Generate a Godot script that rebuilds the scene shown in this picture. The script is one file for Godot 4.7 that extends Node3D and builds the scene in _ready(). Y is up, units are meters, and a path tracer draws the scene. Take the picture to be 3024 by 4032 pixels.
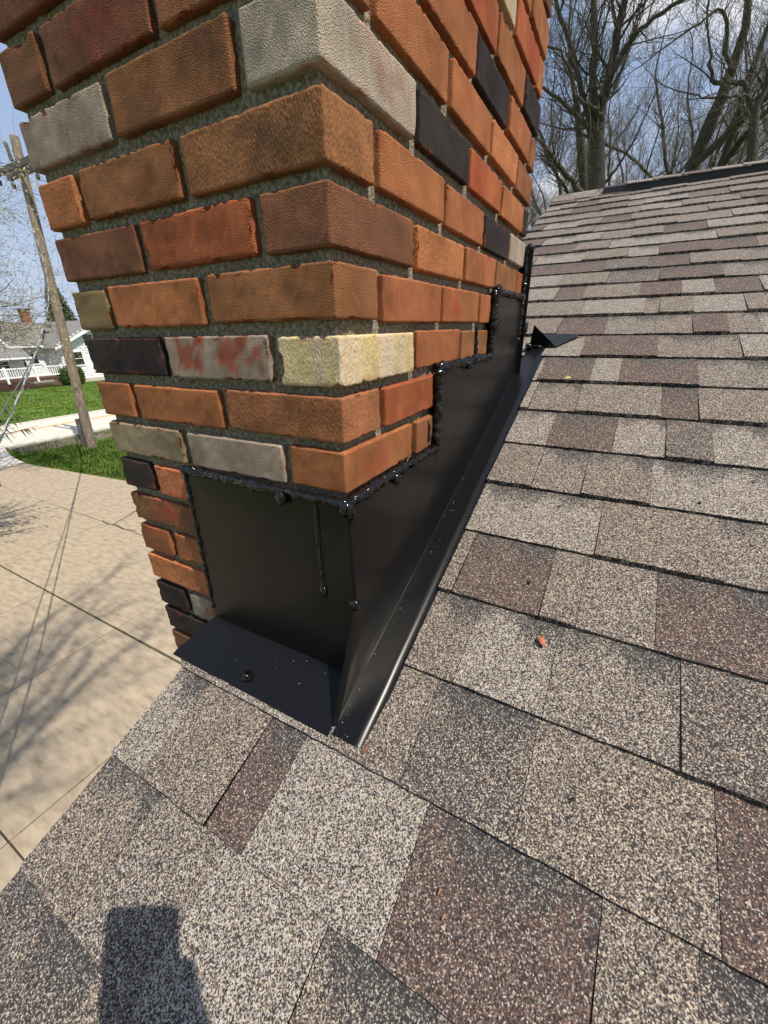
extends Node3D

# ------------------------------------------------------------------ numbers of the place (metres, y up)
const PITCH := 0.38999          # roof pitch, 22.345 degrees
const ROOF_Y := -0.319          # height of the roof deck where the chimney's lower face stands (z = 0)
const EXPO := 0.1528            # exposure of one shingle course
const BUTT0 := 0.1063           # slope distance of the butt line just below the apron
const RAKE := -0.322            # the gable edge of the roof
const RIDGE_S := -3.46          # slope distance of the ridge
const COURSE := 0.06885
const BRICK_H := 0.0560
const STRETCH := 0.2133
const HEAD := 0.1064
const JOINT := 0.0145
const GROUND := -3.4
const SUN := Vector3(0.482, 0.870, 0.108)

var noise := FastNoiseLite.new()
var fine := FastNoiseLite.new()
var taken := {}
var M := {}

# ------------------------------------------------------------------ mesh collecting
class MB:
	var v := PackedVector3Array()
	var n := PackedVector3Array()
	var uv := PackedVector2Array()
	var c := PackedColorArray()
	var i := PackedInt32Array()
	func vert(p: Vector3, nn: Vector3, t := Vector2.ZERO, col := Color.WHITE) -> int:
		v.append(p); n.append(nn); uv.append(t); c.append(col)
		return v.size() - 1
	func tri(a: int, b: int, d: int) -> void:
		i.append(a); i.append(b); i.append(d)
	func quad(a: Vector3, b: Vector3, d: Vector3, e: Vector3, col := Color.WHITE) -> void:
		# a b d e go round the face, counter-clockwise seen from its front
		var nn := (b - a).cross(e - a).normalized()
		var k := vert(a, nn, Vector2(0, 0), col)
		vert(b, nn, Vector2(1, 0), col); vert(d, nn, Vector2(1, 1), col); vert(e, nn, Vector2(0, 1), col)
		tri(k, k + 2, k + 1); tri(k, k + 3, k + 2)
	func box(lo: Vector3, hi: Vector3, col := Color.WHITE) -> void:
		hexa([Vector3(lo.x, lo.y, hi.z), Vector3(hi.x, lo.y, hi.z), Vector3(hi.x, lo.y, lo.z), Vector3(lo.x, lo.y, lo.z),
			Vector3(lo.x, hi.y, hi.z), Vector3(hi.x, hi.y, hi.z), Vector3(hi.x, hi.y, lo.z), Vector3(lo.x, hi.y, lo.z)], col)
	func hexa(p: Array, col := Color.WHITE) -> void:
		quad(p[0], p[1], p[5], p[4], col); quad(p[1], p[2], p[6], p[5], col); quad(p[2], p[3], p[7], p[6], col)
		quad(p[3], p[0], p[4], p[7], col); quad(p[4], p[5], p[6], p[7], col); quad(p[3], p[2], p[1], p[0], col)
	func prism(poly: PackedVector2Array, y0: float, y1: float, col := Color.WHITE) -> void:
		# poly in (x, z)
		var t := Geometry2D.triangulate_polygon(poly)
		for s in 2:
			var y: float = y1 if s == 0 else y0
			var nn := Vector3(0, 1 if s == 0 else -1, 0)
			var k := v.size()
			for q in poly: vert(Vector3(q.x, y, q.y), nn, q, col)
			for j in range(0, t.size(), 3): tri(k + t[j], k + t[j + 1], k + t[j + 2])
		for j in poly.size():
			var a := poly[j]; var b := poly[(j + 1) % poly.size()]
			quad(Vector3(a.x, y0, a.y), Vector3(b.x, y0, b.y), Vector3(b.x, y1, b.y), Vector3(a.x, y1, a.y), col)
	func tube(pts: Array, rad: Array, sides: int, col := Color.WHITE) -> void:
		var last := -1
		var side := Vector3.ZERO
		for j in pts.size():
			var a: Vector3 = pts[maxi(j - 1, 0)]
			var b: Vector3 = pts[mini(j + 1, pts.size() - 1)]
			var t := (b - a).normalized()
			if side == Vector3.ZERO:
				side = t.cross(Vector3.UP if absf(t.y) < 0.9 else Vector3.RIGHT).normalized()
			else:
				side = (side - t * side.dot(t)).normalized()
			var other := t.cross(side)
			var first := v.size()
			for s in sides + 1:
				var ang := TAU * s / sides
				var o := side * cos(ang) + other * sin(ang)
				var p: Vector3 = pts[j]
				var r: float = rad[j]
				vert(p + o * r, o, Vector2(float(s) / sides, j), col)
			if last >= 0:
				for s in sides:
					tri(last + s, first + s, first + s + 1); tri(last + s, first + s + 1, last + s + 1)
			last = first
	func sheet(P: Array, thick: float, col := Color.WHITE) -> void:
		# P[row][column]; a bent sheet of metal with a back and edges
		var h := P.size(); var w: int = P[0].size()
		var N := []
		for a in h:
			var row := []
			for b in w:
				var du: Vector3 = P[a][mini(b + 1, w - 1)] - P[a][maxi(b - 1, 0)]
				var dv: Vector3 = P[mini(a + 1, h - 1)][b] - P[maxi(a - 1, 0)][b]
				row.append(du.cross(dv).normalized())
			N.append(row)
		for s in 2:
			var k := v.size()
			for a in h:
				for b in w:
					var nn: Vector3 = N[a][b]
					if s == 0: vert(P[a][b], nn, Vector2(b, a), col)
					else: vert(P[a][b] - nn * thick, -nn, Vector2(b, a), col)
			for a in h - 1:
				for b in w - 1:
					var q := k + a * w + b
					tri(q, q + w + 1, q + 1); tri(q, q + w, q + w + 1)
		for b in w - 1:
			_rim(P[0][b], P[0][b + 1], N[0][b], N[0][b + 1], thick, col); _rim(P[h - 1][b], P[h - 1][b + 1], N[h - 1][b], N[h - 1][b + 1], thick, col)
		for a in h - 1:
			_rim(P[a][0], P[a + 1][0], N[a][0], N[a + 1][0], thick, col); _rim(P[a][w - 1], P[a + 1][w - 1], N[a][w - 1], N[a + 1][w - 1], thick, col)
	func _rim(a: Vector3, b: Vector3, na: Vector3, nb: Vector3, thick: float, col: Color) -> void:
		quad(a, b, b - nb * thick, a - na * thick, col)
	func blob(at: Vector3, r: Vector3, seed_: int, rough := 0.25, col := Color.WHITE, stacks := 6, slices := 9) -> void:
		var rng := RandomNumberGenerator.new(); rng.seed = seed_
		var k := v.size()
		for a in stacks + 1:
			var th := PI * a / stacks
			var ring := []
			for b in slices: ring.append(1.0 + rng.randf_range(-rough, rough))
			for b in slices + 1:
				var ph := TAU * b / slices
				var d := Vector3(sin(th) * cos(ph), cos(th), sin(th) * sin(ph))
				var s: float = ring[b % slices] if a > 0 and a < stacks else 1.0
				vert(at + d * r * s, (d / r).normalized(), Vector2(float(b) / slices, float(a) / stacks), col)
		for a in stacks:
			for b in slices:
				var q := k + a * (slices + 1) + b
				tri(q, q + slices + 2, q + 1); tri(q, q + slices + 1, q + slices + 2)
	func lumpy(pts: Array, rad: Array, sides: int, f: FastNoiseLite, freq: float, amount: float) -> void:
		# a squeezed-out bead: a tube whose skin is uneven all round
		var k0 := v.size()
		tube(pts, rad, sides)
		for q in range(k0, v.size()):
			var j := (q - k0) / (sides + 1)
			var s := (q - k0) % (sides + 1)
			var q0 := q if s < sides else q - sides
			var c0: Vector3 = pts[j]
			var o := v[q0] - c0 if s == sides else v[q] - c0
			if s == sides:
				v[q] = v[q0]
			else:
				var p := c0 + o
				v[q] = c0 + o * (1.0 + amount * f.get_noise_3dv(p * freq) + amount * 0.6 * f.get_noise_3dv(p * freq * 2.7))
		smooth(k0)
		for j in pts.size():
			var a := k0 + j * (sides + 1)
			var m := (n[a] + n[a + sides]).normalized()
			n[a] = m; n[a + sides] = m
	func smooth(k0: int) -> void:
		for q in range(k0, n.size()): n[q] = Vector3.ZERO
		for t in range(0, i.size(), 3):
			if i[t] < k0: continue
			var fn := (v[i[t + 2]] - v[i[t]]).cross(v[i[t + 1]] - v[i[t]])
			n[i[t]] += fn; n[i[t + 1]] += fn; n[i[t + 2]] += fn
		for q in range(k0, n.size()): n[q] = n[q].normalized()
	func mesh(colored := false) -> ArrayMesh:
		var m := ArrayMesh.new()
		var arr := []; arr.resize(Mesh.ARRAY_MAX)
		arr[Mesh.ARRAY_VERTEX] = v; arr[Mesh.ARRAY_NORMAL] = n; arr[Mesh.ARRAY_TEX_UV] = uv
		if colored: arr[Mesh.ARRAY_COLOR] = c
		arr[Mesh.ARRAY_INDEX] = i
		m.add_surface_from_arrays(Mesh.PRIMITIVE_TRIANGLES, arr)
		return m

# ------------------------------------------------------------------ things and parts
func numbered(called: String) -> String:
	taken[called] = taken.get(called, -1) + 1
	return called if taken[called] == 0 else "%s_%03d" % [called, taken[called]]

func thing(called: String, label: String, category: String, at := Vector3.ZERO, group := "") -> Node3D:
	var o := Node3D.new(); o.name = numbered(called); add_child(o); o.position = at
	o.set_meta("label", label); o.set_meta("category", category)
	if group != "": o.set_meta("group", group)
	return o

func part(called: String, mesh: Mesh, mat: Material, parent: Node3D, local := false) -> MeshInstance3D:
	# meshes are given in world coordinates unless local
	var o := MeshInstance3D.new(); o.name = called; o.mesh = mesh; o.material_override = mat
	parent.add_child(o, true)
	if not local:
		var p: Node = parent; var off := Vector3.ZERO
		while p != self: off += (p as Node3D).position; p = p.get_parent()
		o.position = -off
	return o

func one(called: String, mesh: Mesh, mat: Material, label: String, category: String, at := Vector3.ZERO, group := "") -> MeshInstance3D:
	var o := MeshInstance3D.new(); o.name = numbered(called); o.mesh = mesh; o.material_override = mat
	add_child(o); o.position = at
	o.set_meta("label", label); o.set_meta("category", category)
	if group != "": o.set_meta("group", group)
	return o

func setting(called: String, mesh: Mesh, mat: Material) -> MeshInstance3D:
	var o := MeshInstance3D.new(); o.name = called; o.mesh = mesh; o.material_override = mat
	add_child(o); o.set_meta("kind", "structure")
	return o

# ------------------------------------------------------------------ materials
func lin(r: float, g: float, b: float) -> Color:
	return Color(r, g, b).linear_to_srgb()

func noise_tex(freq: float, ramp: Array, size := 512, type := FastNoiseLite.TYPE_SIMPLEX_SMOOTH, octaves := 5, seed_ := 1) -> NoiseTexture2D:
	var f := FastNoiseLite.new(); f.seed = seed_; f.frequency = freq; f.noise_type = type
	f.fractal_octaves = octaves
	f.fractal_type = FastNoiseLite.FRACTAL_FBM if octaves > 1 else FastNoiseLite.FRACTAL_NONE
	var t := NoiseTexture2D.new(); t.width = size; t.height = size; t.seamless = true; t.noise = f
	if ramp.size() > 0:
		var g := Gradient.new()
		var off := PackedFloat32Array(); var cols := PackedColorArray()
		for r in ramp: off.append(r[0]); cols.append(r[1])
		g.offsets = off; g.colors = cols
		t.color_ramp = g
	return t

func plain(col: Color, rough := 0.8, metal := 0.0, spec := 0.5) -> StandardMaterial3D:
	var m := StandardMaterial3D.new(); m.albedo_color = col; m.roughness = rough; m.metallic = metal; m.metallic_specular = spec
	return m

func triplanar(m: StandardMaterial3D, tex: Texture2D, scale: Vector3, world := true) -> StandardMaterial3D:
	m.albedo_texture = tex; m.uv1_triplanar = true; m.uv1_world_triplanar = world; m.uv1_scale = scale
	return m

func relief(m: StandardMaterial3D, tex: Texture2D, cm: float) -> StandardMaterial3D:
	m.heightmap_enabled = true; m.heightmap_texture = tex; m.heightmap_scale = cm
	return m

func make_materials() -> void:
	var g := func(x): return Color(x, x, x)
	# fired clay: colour from the vertices, grain from the texture
	var sand := noise_tex(0.17, [[0.0, g.call(0.36)], [0.25, g.call(0.58)], [0.42, g.call(0.83)], [0.6, g.call(0.95)], [1.0, g.call(1.0)]], 512, FastNoiseLite.TYPE_SIMPLEX_SMOOTH, 5, 11)
	var sandh := noise_tex(0.14, [], 512, FastNoiseLite.TYPE_SIMPLEX_SMOOTH, 5, 12)
	var b := triplanar(plain(Color.WHITE, 0.92, 0.0, 0.3), sand, Vector3.ONE * 8.0, false)
	b.vertex_color_use_as_albedo = true
	M.brick = relief(b, sandh, 0.14)
	# wire-cut clay: the same with drag lines down the face
	var drag := noise_tex(0.05, [[0.0, g.call(0.5)], [0.14, g.call(0.62)], [0.20, g.call(0.9)], [0.55, g.call(0.96)], [1.0, g.call(1.0)]], 512, FastNoiseLite.TYPE_SIMPLEX_SMOOTH, 5, 16)
	var b2 := triplanar(plain(Color.WHITE, 0.92, 0.0, 0.3), drag, Vector3(8.0, 3.2, 8.0), false)
	b2.vertex_color_use_as_albedo = true
	M.cut_brick = relief(b2, noise_tex(0.10, [], 512, FastNoiseLite.TYPE_SIMPLEX_SMOOTH, 5, 17), 0.12)
	var far := plain(Color.WHITE, 0.92, 0.0, 0.3); far.vertex_color_use_as_albedo = true
	M.far_brick = far
	var mt := noise_tex(0.05, [[0.0, lin(0.07, 0.058, 0.04)], [0.35, lin(0.165, 0.142, 0.1)], [0.65, lin(0.27, 0.235, 0.17)], [1.0, lin(0.46, 0.41, 0.31)]], 512, FastNoiseLite.TYPE_SIMPLEX_SMOOTH, 5, 13)
	M.mortar = relief(triplanar(plain(Color.WHITE, 0.97, 0.0, 0.2), mt, Vector3.ONE * 5.0), noise_tex(0.08, [], 512, FastNoiseLite.TYPE_SIMPLEX_SMOOTH, 5, 14), 0.25)
	# black coated sheet metal
	var rt := noise_tex(0.012, [[0.0, g.call(0.85)], [0.5, g.call(0.95)], [1.0, g.call(1.0)]], 512, FastNoiseLite.TYPE_SIMPLEX_SMOOTH, 5, 15)
	var me := plain(lin(0.0055, 0.0055, 0.0058), 0.31, 0.0, 0.34)
	me.roughness_texture = rt; me.uv1_triplanar = true; me.uv1_world_triplanar = true; me.uv1_scale = Vector3.ONE * 2.0
	M.metal = me
	M.sealant = plain(lin(0.005, 0.005, 0.005), 0.11, 0.0, 0.5)
	M.smear = plain(lin(0.012, 0.012, 0.013), 0.3, 0.0, 0.5)
	M.rubber = plain(lin(0.012, 0.012, 0.012), 0.6)
	M.speck = plain(lin(0.6, 0.57, 0.5), 0.9)
	M.chip = plain(lin(0.36, 0.125, 0.06), 0.9)
	M.leaf_bit = plain(lin(0.45, 0.36, 0.07), 0.8)
	M.grit = plain(lin(0.03, 0.025, 0.02), 0.9)
	M.steel = plain(lin(0.5, 0.5, 0.5), 0.3, 0.9)
	# concrete of the drive: trowel streaks and blotches
	var ct := noise_tex(0.02, [[0.0, lin(0.19, 0.152, 0.105)], [0.3, lin(0.285, 0.233, 0.165)], [0.6, lin(0.33, 0.273, 0.198)], [1.0, lin(0.38, 0.318, 0.235)]], 1024, FastNoiseLite.TYPE_SIMPLEX_SMOOTH, 7, 21)
	M.concrete = relief(triplanar(plain(Color.WHITE, 0.93, 0.0, 0.3), ct, Vector3(0.16, 0.6, 0.5)), noise_tex(0.03, [], 512, FastNoiseLite.TYPE_SIMPLEX_SMOOTH, 6, 22), 0.05)
	var ct2 := noise_tex(0.02, [[0.0, lin(0.38, 0.35, 0.29)], [0.5, lin(0.52, 0.49, 0.43)], [1.0, lin(0.6, 0.57, 0.5)]], 512, FastNoiseLite.TYPE_SIMPLEX_SMOOTH, 6, 23)
	M.pale_concrete = triplanar(plain(Color.WHITE, 0.93, 0.0, 0.3), ct2, Vector3(0.3, 0.5, 0.3))
	M.joint = plain(lin(0.05, 0.045, 0.03), 0.95)
	var mo := noise_tex(0.03, [[0.0, lin(0.03, 0.025, 0.015)], [0.6, lin(0.06, 0.055, 0.03)], [0.8, lin(0.06, 0.09, 0.02)], [1.0, lin(0.08, 0.12, 0.03)]], 256)
	M.moss_joint = triplanar(plain(Color.WHITE, 0.95), mo, Vector3.ONE * 0.7)
	var gr := noise_tex(0.035, [[0.0, lin(0.04, 0.07, 0.014)], [0.35, lin(0.07, 0.13, 0.022)], [0.6, lin(0.10, 0.17, 0.03)], [1.0, lin(0.16, 0.21, 0.06)]], 1024, FastNoiseLite.TYPE_SIMPLEX_SMOOTH, 7, 31)
	M.ground = relief(triplanar(plain(Color.WHITE, 0.95, 0.0, 0.2), gr, Vector3.ONE * 0.11), noise_tex(0.1, [], 512), 3.0)
	var bl := plain(Color.WHITE, 0.8, 0.0, 0.3); bl.vertex_color_use_as_albedo = true
	bl.backlight_enabled = true; bl.backlight = lin(0.1, 0.16, 0.03)
	M.blade = bl
	var so := noise_tex(0.06, [[0.0, lin(0.06, 0.05, 0.03)], [0.5, lin(0.13, 0.11, 0.07)], [1.0, lin(0.2, 0.17, 0.11)]], 512, FastNoiseLite.TYPE_SIMPLEX_SMOOTH, 6, 33)
	M.soil = triplanar(plain(Color.WHITE, 0.97), so, Vector3.ONE * 0.5)
	var rd := noise_tex(0.04, [[0.0, lin(0.42, 0.38, 0.33)], [0.5, lin(0.52, 0.48, 0.42)], [1.0, lin(0.6, 0.56, 0.5)]], 512, FastNoiseLite.TYPE_SIMPLEX_SMOOTH, 6, 34)
	M.road = triplanar(plain(Color.WHITE, 0.95), rd, Vector3(0.3, 0.3, 0.08))
	M.yellow_paint = plain(lin(0.5, 0.3, 0.1), 0.8)
	# bark and wood
	var bk := noise_tex(0.03, [[0.0, lin(0.03, 0.026, 0.02)], [0.5, lin(0.085, 0.075, 0.06)], [1.0, lin(0.17, 0.155, 0.13)]], 512, FastNoiseLite.TYPE_SIMPLEX_SMOOTH, 5, 41)
	M.bark = relief(triplanar(plain(Color.WHITE, 0.95, 0.0, 0.2), bk, Vector3(3.0, 0.7, 3.0)), noise_tex(0.05, [], 256), 1.5)
	M.twig = plain(lin(0.10, 0.085, 0.068), 0.9, 0.0, 0.3)
	M.pale_twig = plain(lin(0.17, 0.15, 0.115), 0.9, 0.0, 0.3)
	var lf := plain(Color.WHITE, 0.7, 0.0, 0.3); lf.vertex_color_use_as_albedo = true
	lf.backlight_enabled = true; lf.backlight = lin(0.25, 0.25, 0.1)
	M.bud = lf
	var nd := plain(Color.WHITE, 0.8, 0.0, 0.3); nd.vertex_color_use_as_albedo = true
	M.needle = nd
	var pw := noise_tex(0.02, [[0.0, lin(0.09, 0.065, 0.045)], [0.45, lin(0.2, 0.155, 0.115)], [0.7, lin(0.32, 0.26, 0.2)], [1.0, lin(0.42, 0.36, 0.29)]], 512, FastNoiseLite.TYPE_SIMPLEX_SMOOTH, 5, 42)
	M.pole = relief(triplanar(plain(Color.WHITE, 0.9), pw, Vector3(2.5, 0.25, 2.5)), noise_tex(0.05, [], 256), 0.8)
	M.grey_wood = plain(lin(0.12, 0.11, 0.1), 0.9)
	M.cable = plain(lin(0.09, 0.1, 0.1), 0.6)
	M.cable_bare = plain(lin(0.42, 0.43, 0.42), 0.4, 0.3)
	M.wire = plain(lin(0.02, 0.02, 0.02), 0.6)
	M.porcelain = plain(lin(0.1, 0.09, 0.085), 0.3)
	# the house over the road
	M.white_siding = plain(lin(0.78, 0.79, 0.8), 0.7)
	M.white_trim = plain(lin(0.82, 0.82, 0.82), 0.6)
	var ar := noise_tex(0.06, [[0.0, lin(0.1, 0.1, 0.1)], [0.5, lin(0.17, 0.17, 0.165)], [1.0, lin(0.26, 0.255, 0.25)]], 512, FastNoiseLite.TYPE_SIMPLEX_SMOOTH, 6, 51)
	M.grey_roof = triplanar(plain(Color.WHITE, 0.95), ar, Vector3(0.6, 2.0, 0.2))
	M.glass = plain(lin(0.02, 0.022, 0.025), 0.06, 0.0, 0.6)
	M.deck_brown = plain(lin(0.11, 0.055, 0.04), 0.9)
	M.red_brick = plain(lin(0.32, 0.09, 0.055), 0.9)
	M.fascia = plain(lin(0.6, 0.58, 0.53), 0.6)
	M.plywood = plain(lin(0.3, 0.22, 0.13), 0.9)

# ------------------------------------------------------------------ camera, sky, sun
func _ready() -> void:
	noise.seed = 5; noise.frequency = 1.0; noise.fractal_octaves = 3
	fine.seed = 9; fine.frequency = 1.0; fine.fractal_octaves = 2
	var cam := Camera3D.new(); cam.name = "camera"
	cam.transform = Transform3D(Basis(Vector3(0.87632, -0.01871, -0.48136), Vector3(-0.18451, 0.91001, -0.37126), Vector3(0.44499, 0.41416, 0.79401)).orthonormalized(), Vector3(0.27736, 0.19742, 0.39889))
	cam.fov = 103.867; cam.near = 0.01; cam.far = 900.0
	add_child(cam); cam.current = true
	var env := Environment.new()
	env.background_mode = Environment.BG_SKY
	env.sky = Sky.new(); env.sky.sky_material = make_sky()
	env.background_energy_multiplier = 0.62
	env.tonemap_mode = Environment.TONE_MAPPER_LINEAR
	env.tonemap_exposure = 1.24
	env.ssao_enabled = true; env.ssil_enabled = true; env.sdfgi_enabled = true
	var we := WorldEnvironment.new(); we.name = "environment"; we.environment = env; add_child(we)
	var sun := DirectionalLight3D.new(); sun.name = "sun"
	sun.light_energy = 1.6; sun.light_color = Color(1.0, 0.96, 0.9); sun.light_angular_distance = 0.53; sun.shadow_enabled = true
	add_child(sun); sun.look_at_from_position(SUN * 50.0, Vector3.ZERO, Vector3.UP)
	make_materials()
	make_ground()
	make_roof()
	make_chimney()
	make_flashing()
	make_neighbour()
	make_pole()
	make_trees()
	make_small_things()
	make_photographer()

func make_sky() -> PanoramaSkyMaterial:
	var w := 768; var h := 384
	var img := Image.create_empty(w, h, false, Image.FORMAT_RGBF)
	var f := FastNoiseLite.new(); f.seed = 4; f.frequency = 1.5; f.fractal_octaves = 6; f.fractal_gain = 0.52
	for y in h:
		var el := PI * (0.5 - (y + 0.5) / h)
		for x in w:
			var az := TAU * x / w
			var d := Vector3(cos(el) * cos(az), sin(el), cos(el) * sin(az))
			var up := maxf(d.y, 0.0)
			var t := pow(1.0 - up, 2.6)
			var col := Vector3(0.32, 0.49, 0.84).lerp(Vector3(0.80, 0.94, 1.16), t)
			# clouds lie on a flat layer, so they crowd together towards the horizon
			var q := Vector3(d.x, d.y * 2.2, d.z) / (up + 0.28) * 0.55
			var k := f.get_noise_3d(q.x, q.y * 0.6, q.z)
			var cl := smoothstep(-0.02, 0.38, k + 0.03 * t)
			col = col.lerp(Vector3(1.3, 1.3, 1.32), cl * 0.88)
			img.set_pixel(x, y, Color(col.x, col.y, col.z))
	var m := PanoramaSkyMaterial.new(); m.panorama = ImageTexture.create_from_image(img)
	return m

# ------------------------------------------------------------------ ground, drive, road
func edge_z(x: float) -> float:
	# where the drive meets the grass
	if x > -15.0: return lerpf(-5.15, -4.74, clampf((-11.0 - x) / 4.0, -2.5, 1.0))
	return lerpf(-4.74, -5.3, pow(clampf((-15.0 - x) / 3.3, 0.0, 1.0), 2.0))

func sheet_xz(poly: Array, y: float, thick := 0.02) -> ArrayMesh:
	var b := MB.new(); b.prism(PackedVector2Array(poly), y - thick, y); return b.mesh()

func make_ground() -> void:
	var b := MB.new()
	b.quad(Vector3(-500, GROUND - 0.06, 500), Vector3(500, GROUND - 0.06, 500), Vector3(500, GROUND - 0.06, -500), Vector3(-500, GROUND - 0.06, -500))
	setting("ground", b.mesh(), M.ground)
	# drive: a dark bed with separate slabs on it
	var drive := Node3D.new(); drive.name = "driveway"; add_child(drive); drive.set_meta("kind", "structure")
	var bed := []
	for k in 15: bed.append(Vector2(-1.0 - k, edge_z(-1.0 - k)))
	bed.append(Vector2(-15.55, edge_z(-15.55)))
	bed.append(Vector2(-15.55, 6.0)); bed.append(Vector2(-0.35, 6.0)); bed.append(Vector2(-0.35, edge_z(-0.35)))
	part("joint_filler", sheet_xz(bed, GROUND - 0.025, 0.03), M.joint, drive)
	var rng := RandomNumberGenerator.new(); rng.seed = 3
	var xs := [-0.36, -1.42, -3.22, -5.0, -6.8, -8.6, -10.4, -12.2, -14.0, -15.56]
	var zs := [-99.0, -3.41, -1.57, 0.28, 2.12, 3.97, 5.9]
	for i in xs.size() - 1:
		for j in zs.size() - 1:
			var g := 0.006
			var wide := 0.016 if (j == 1 or j == 2) else g
			var x1: float = xs[i] - g; var x0: float = xs[i + 1] + g
			var z0: float = zs[j] + (wide if j == 2 else g); var z1: float = zs[j + 1] - (wide if j == 1 else g)
			var poly := []
			if j == 0:
				poly.append(Vector2(x0, z1)); poly.append(Vector2(x1, z1))
				for q in 5: poly.append(Vector2(lerpf(x1, x0, q / 4.0), edge_z(lerpf(x1, x0, q / 4.0))))
			else:
				poly = [Vector2(x0, z1), Vector2(x1, z1), Vector2(x1, z0), Vector2(x0, z0)]
			var o := part("slab", sheet_xz(poly, GROUND + rng.randf_range(-0.003, 0.003), 0.05), M.concrete, drive)
			o.rotation.x = rng.randf_range(-0.0006, 0.0006)
	var mj := MB.new(); mj.box(Vector3(-15.5, GROUND - 0.024, -1.586), Vector3(-0.4, GROUND - 0.012, -1.554))
	part("moss_filled_joint", mj.mesh(), M.moss_joint, drive)
	# a crack that runs from the joint to the grass
	for run in [[Vector2(-7.6, -3.46), Vector2(-7.95, -3.40), Vector2(-8.25, -3.44), Vector2(-8.5, -3.38), Vector2(-8.75, -3.43)], [Vector2(-8.33, -3.42), Vector2(-8.42, -3.62), Vector2(-8.50, -3.86), Vector2(-8.62, -4.1), Vector2(-8.6, -4.3)]]:
		var ck := MB.new()
		for q in run.size() - 1:
			var a: Vector2 = run[q]; var e: Vector2 = run[q + 1]
			var t := (e - a).normalized().orthogonal() * rng.randf_range(0.008, 0.02)
			var y := GROUND + 0.008
			ck.quad(Vector3(a.x - t.x, y, a.y - t.y), Vector3(e.x - t.x * 0.6, y, e.y - t.y * 0.6), Vector3(e.x + t.x * 0.6, y, e.y + t.y * 0.6), Vector3(a.x + t.x, y, a.y + t.y))
		part("crack", ck.mesh(), M.joint, drive)
	# paler apron slab between drive and road
	var ap := [Vector2(-15.57, 5.9)]
	ap.append(Vector2(-15.57, edge_z(-15.57)))
	for q in 6: ap.append(Vector2(-15.8 - q * 0.52, edge_z(-15.8 - q * 0.52)))
	ap.append(Vector2(-18.4, 5.9))
	setting("driveway_apron", sheet_xz(ap, GROUND + 0.004, 0.05), M.pale_concrete)
	# the road, its edge strips and its centre line
	setting("road", sheet_xz([Vector2(-18.45, 120), Vector2(-18.45, -160), Vector2(-23.0, -160), Vector2(-23.0, 120)], GROUND + 0.004, 0.08), M.road)
	setting("road_marking", sheet_xz([Vector2(-21.05, 120), Vector2(-21.05, -160), Vector2(-21.27, -160), Vector2(-21.27, 120)], GROUND + 0.010, 0.004), M.yellow_paint)
	var kb := MB.new(); kb.box(Vector3(-18.44, GROUND - 0.05, -160), Vector3(-18.22, GROUND + 0.02, -5.35))
	setting("near_kerb", kb.mesh(), M.pale_concrete)
	var kf := MB.new(); kf.box(Vector3(-23.25, GROUND - 0.05, -160), Vector3(-23.02, GROUND + 0.03, 120))
	setting("far_kerb", kf.mesh(), M.pale_concrete)
	setting("bare_soil", sheet_xz([Vector2(-17.3, -5.35), Vector2(-16.9, -6.1), Vector2(-16.6, -7.5), Vector2(-16.9, -9.5), Vector2(-16.9, -14), Vector2(-18.2, -14), Vector2(-18.2, -5.35)], GROUND - 0.045, 0.01), M.soil)
	make_grass()

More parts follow.
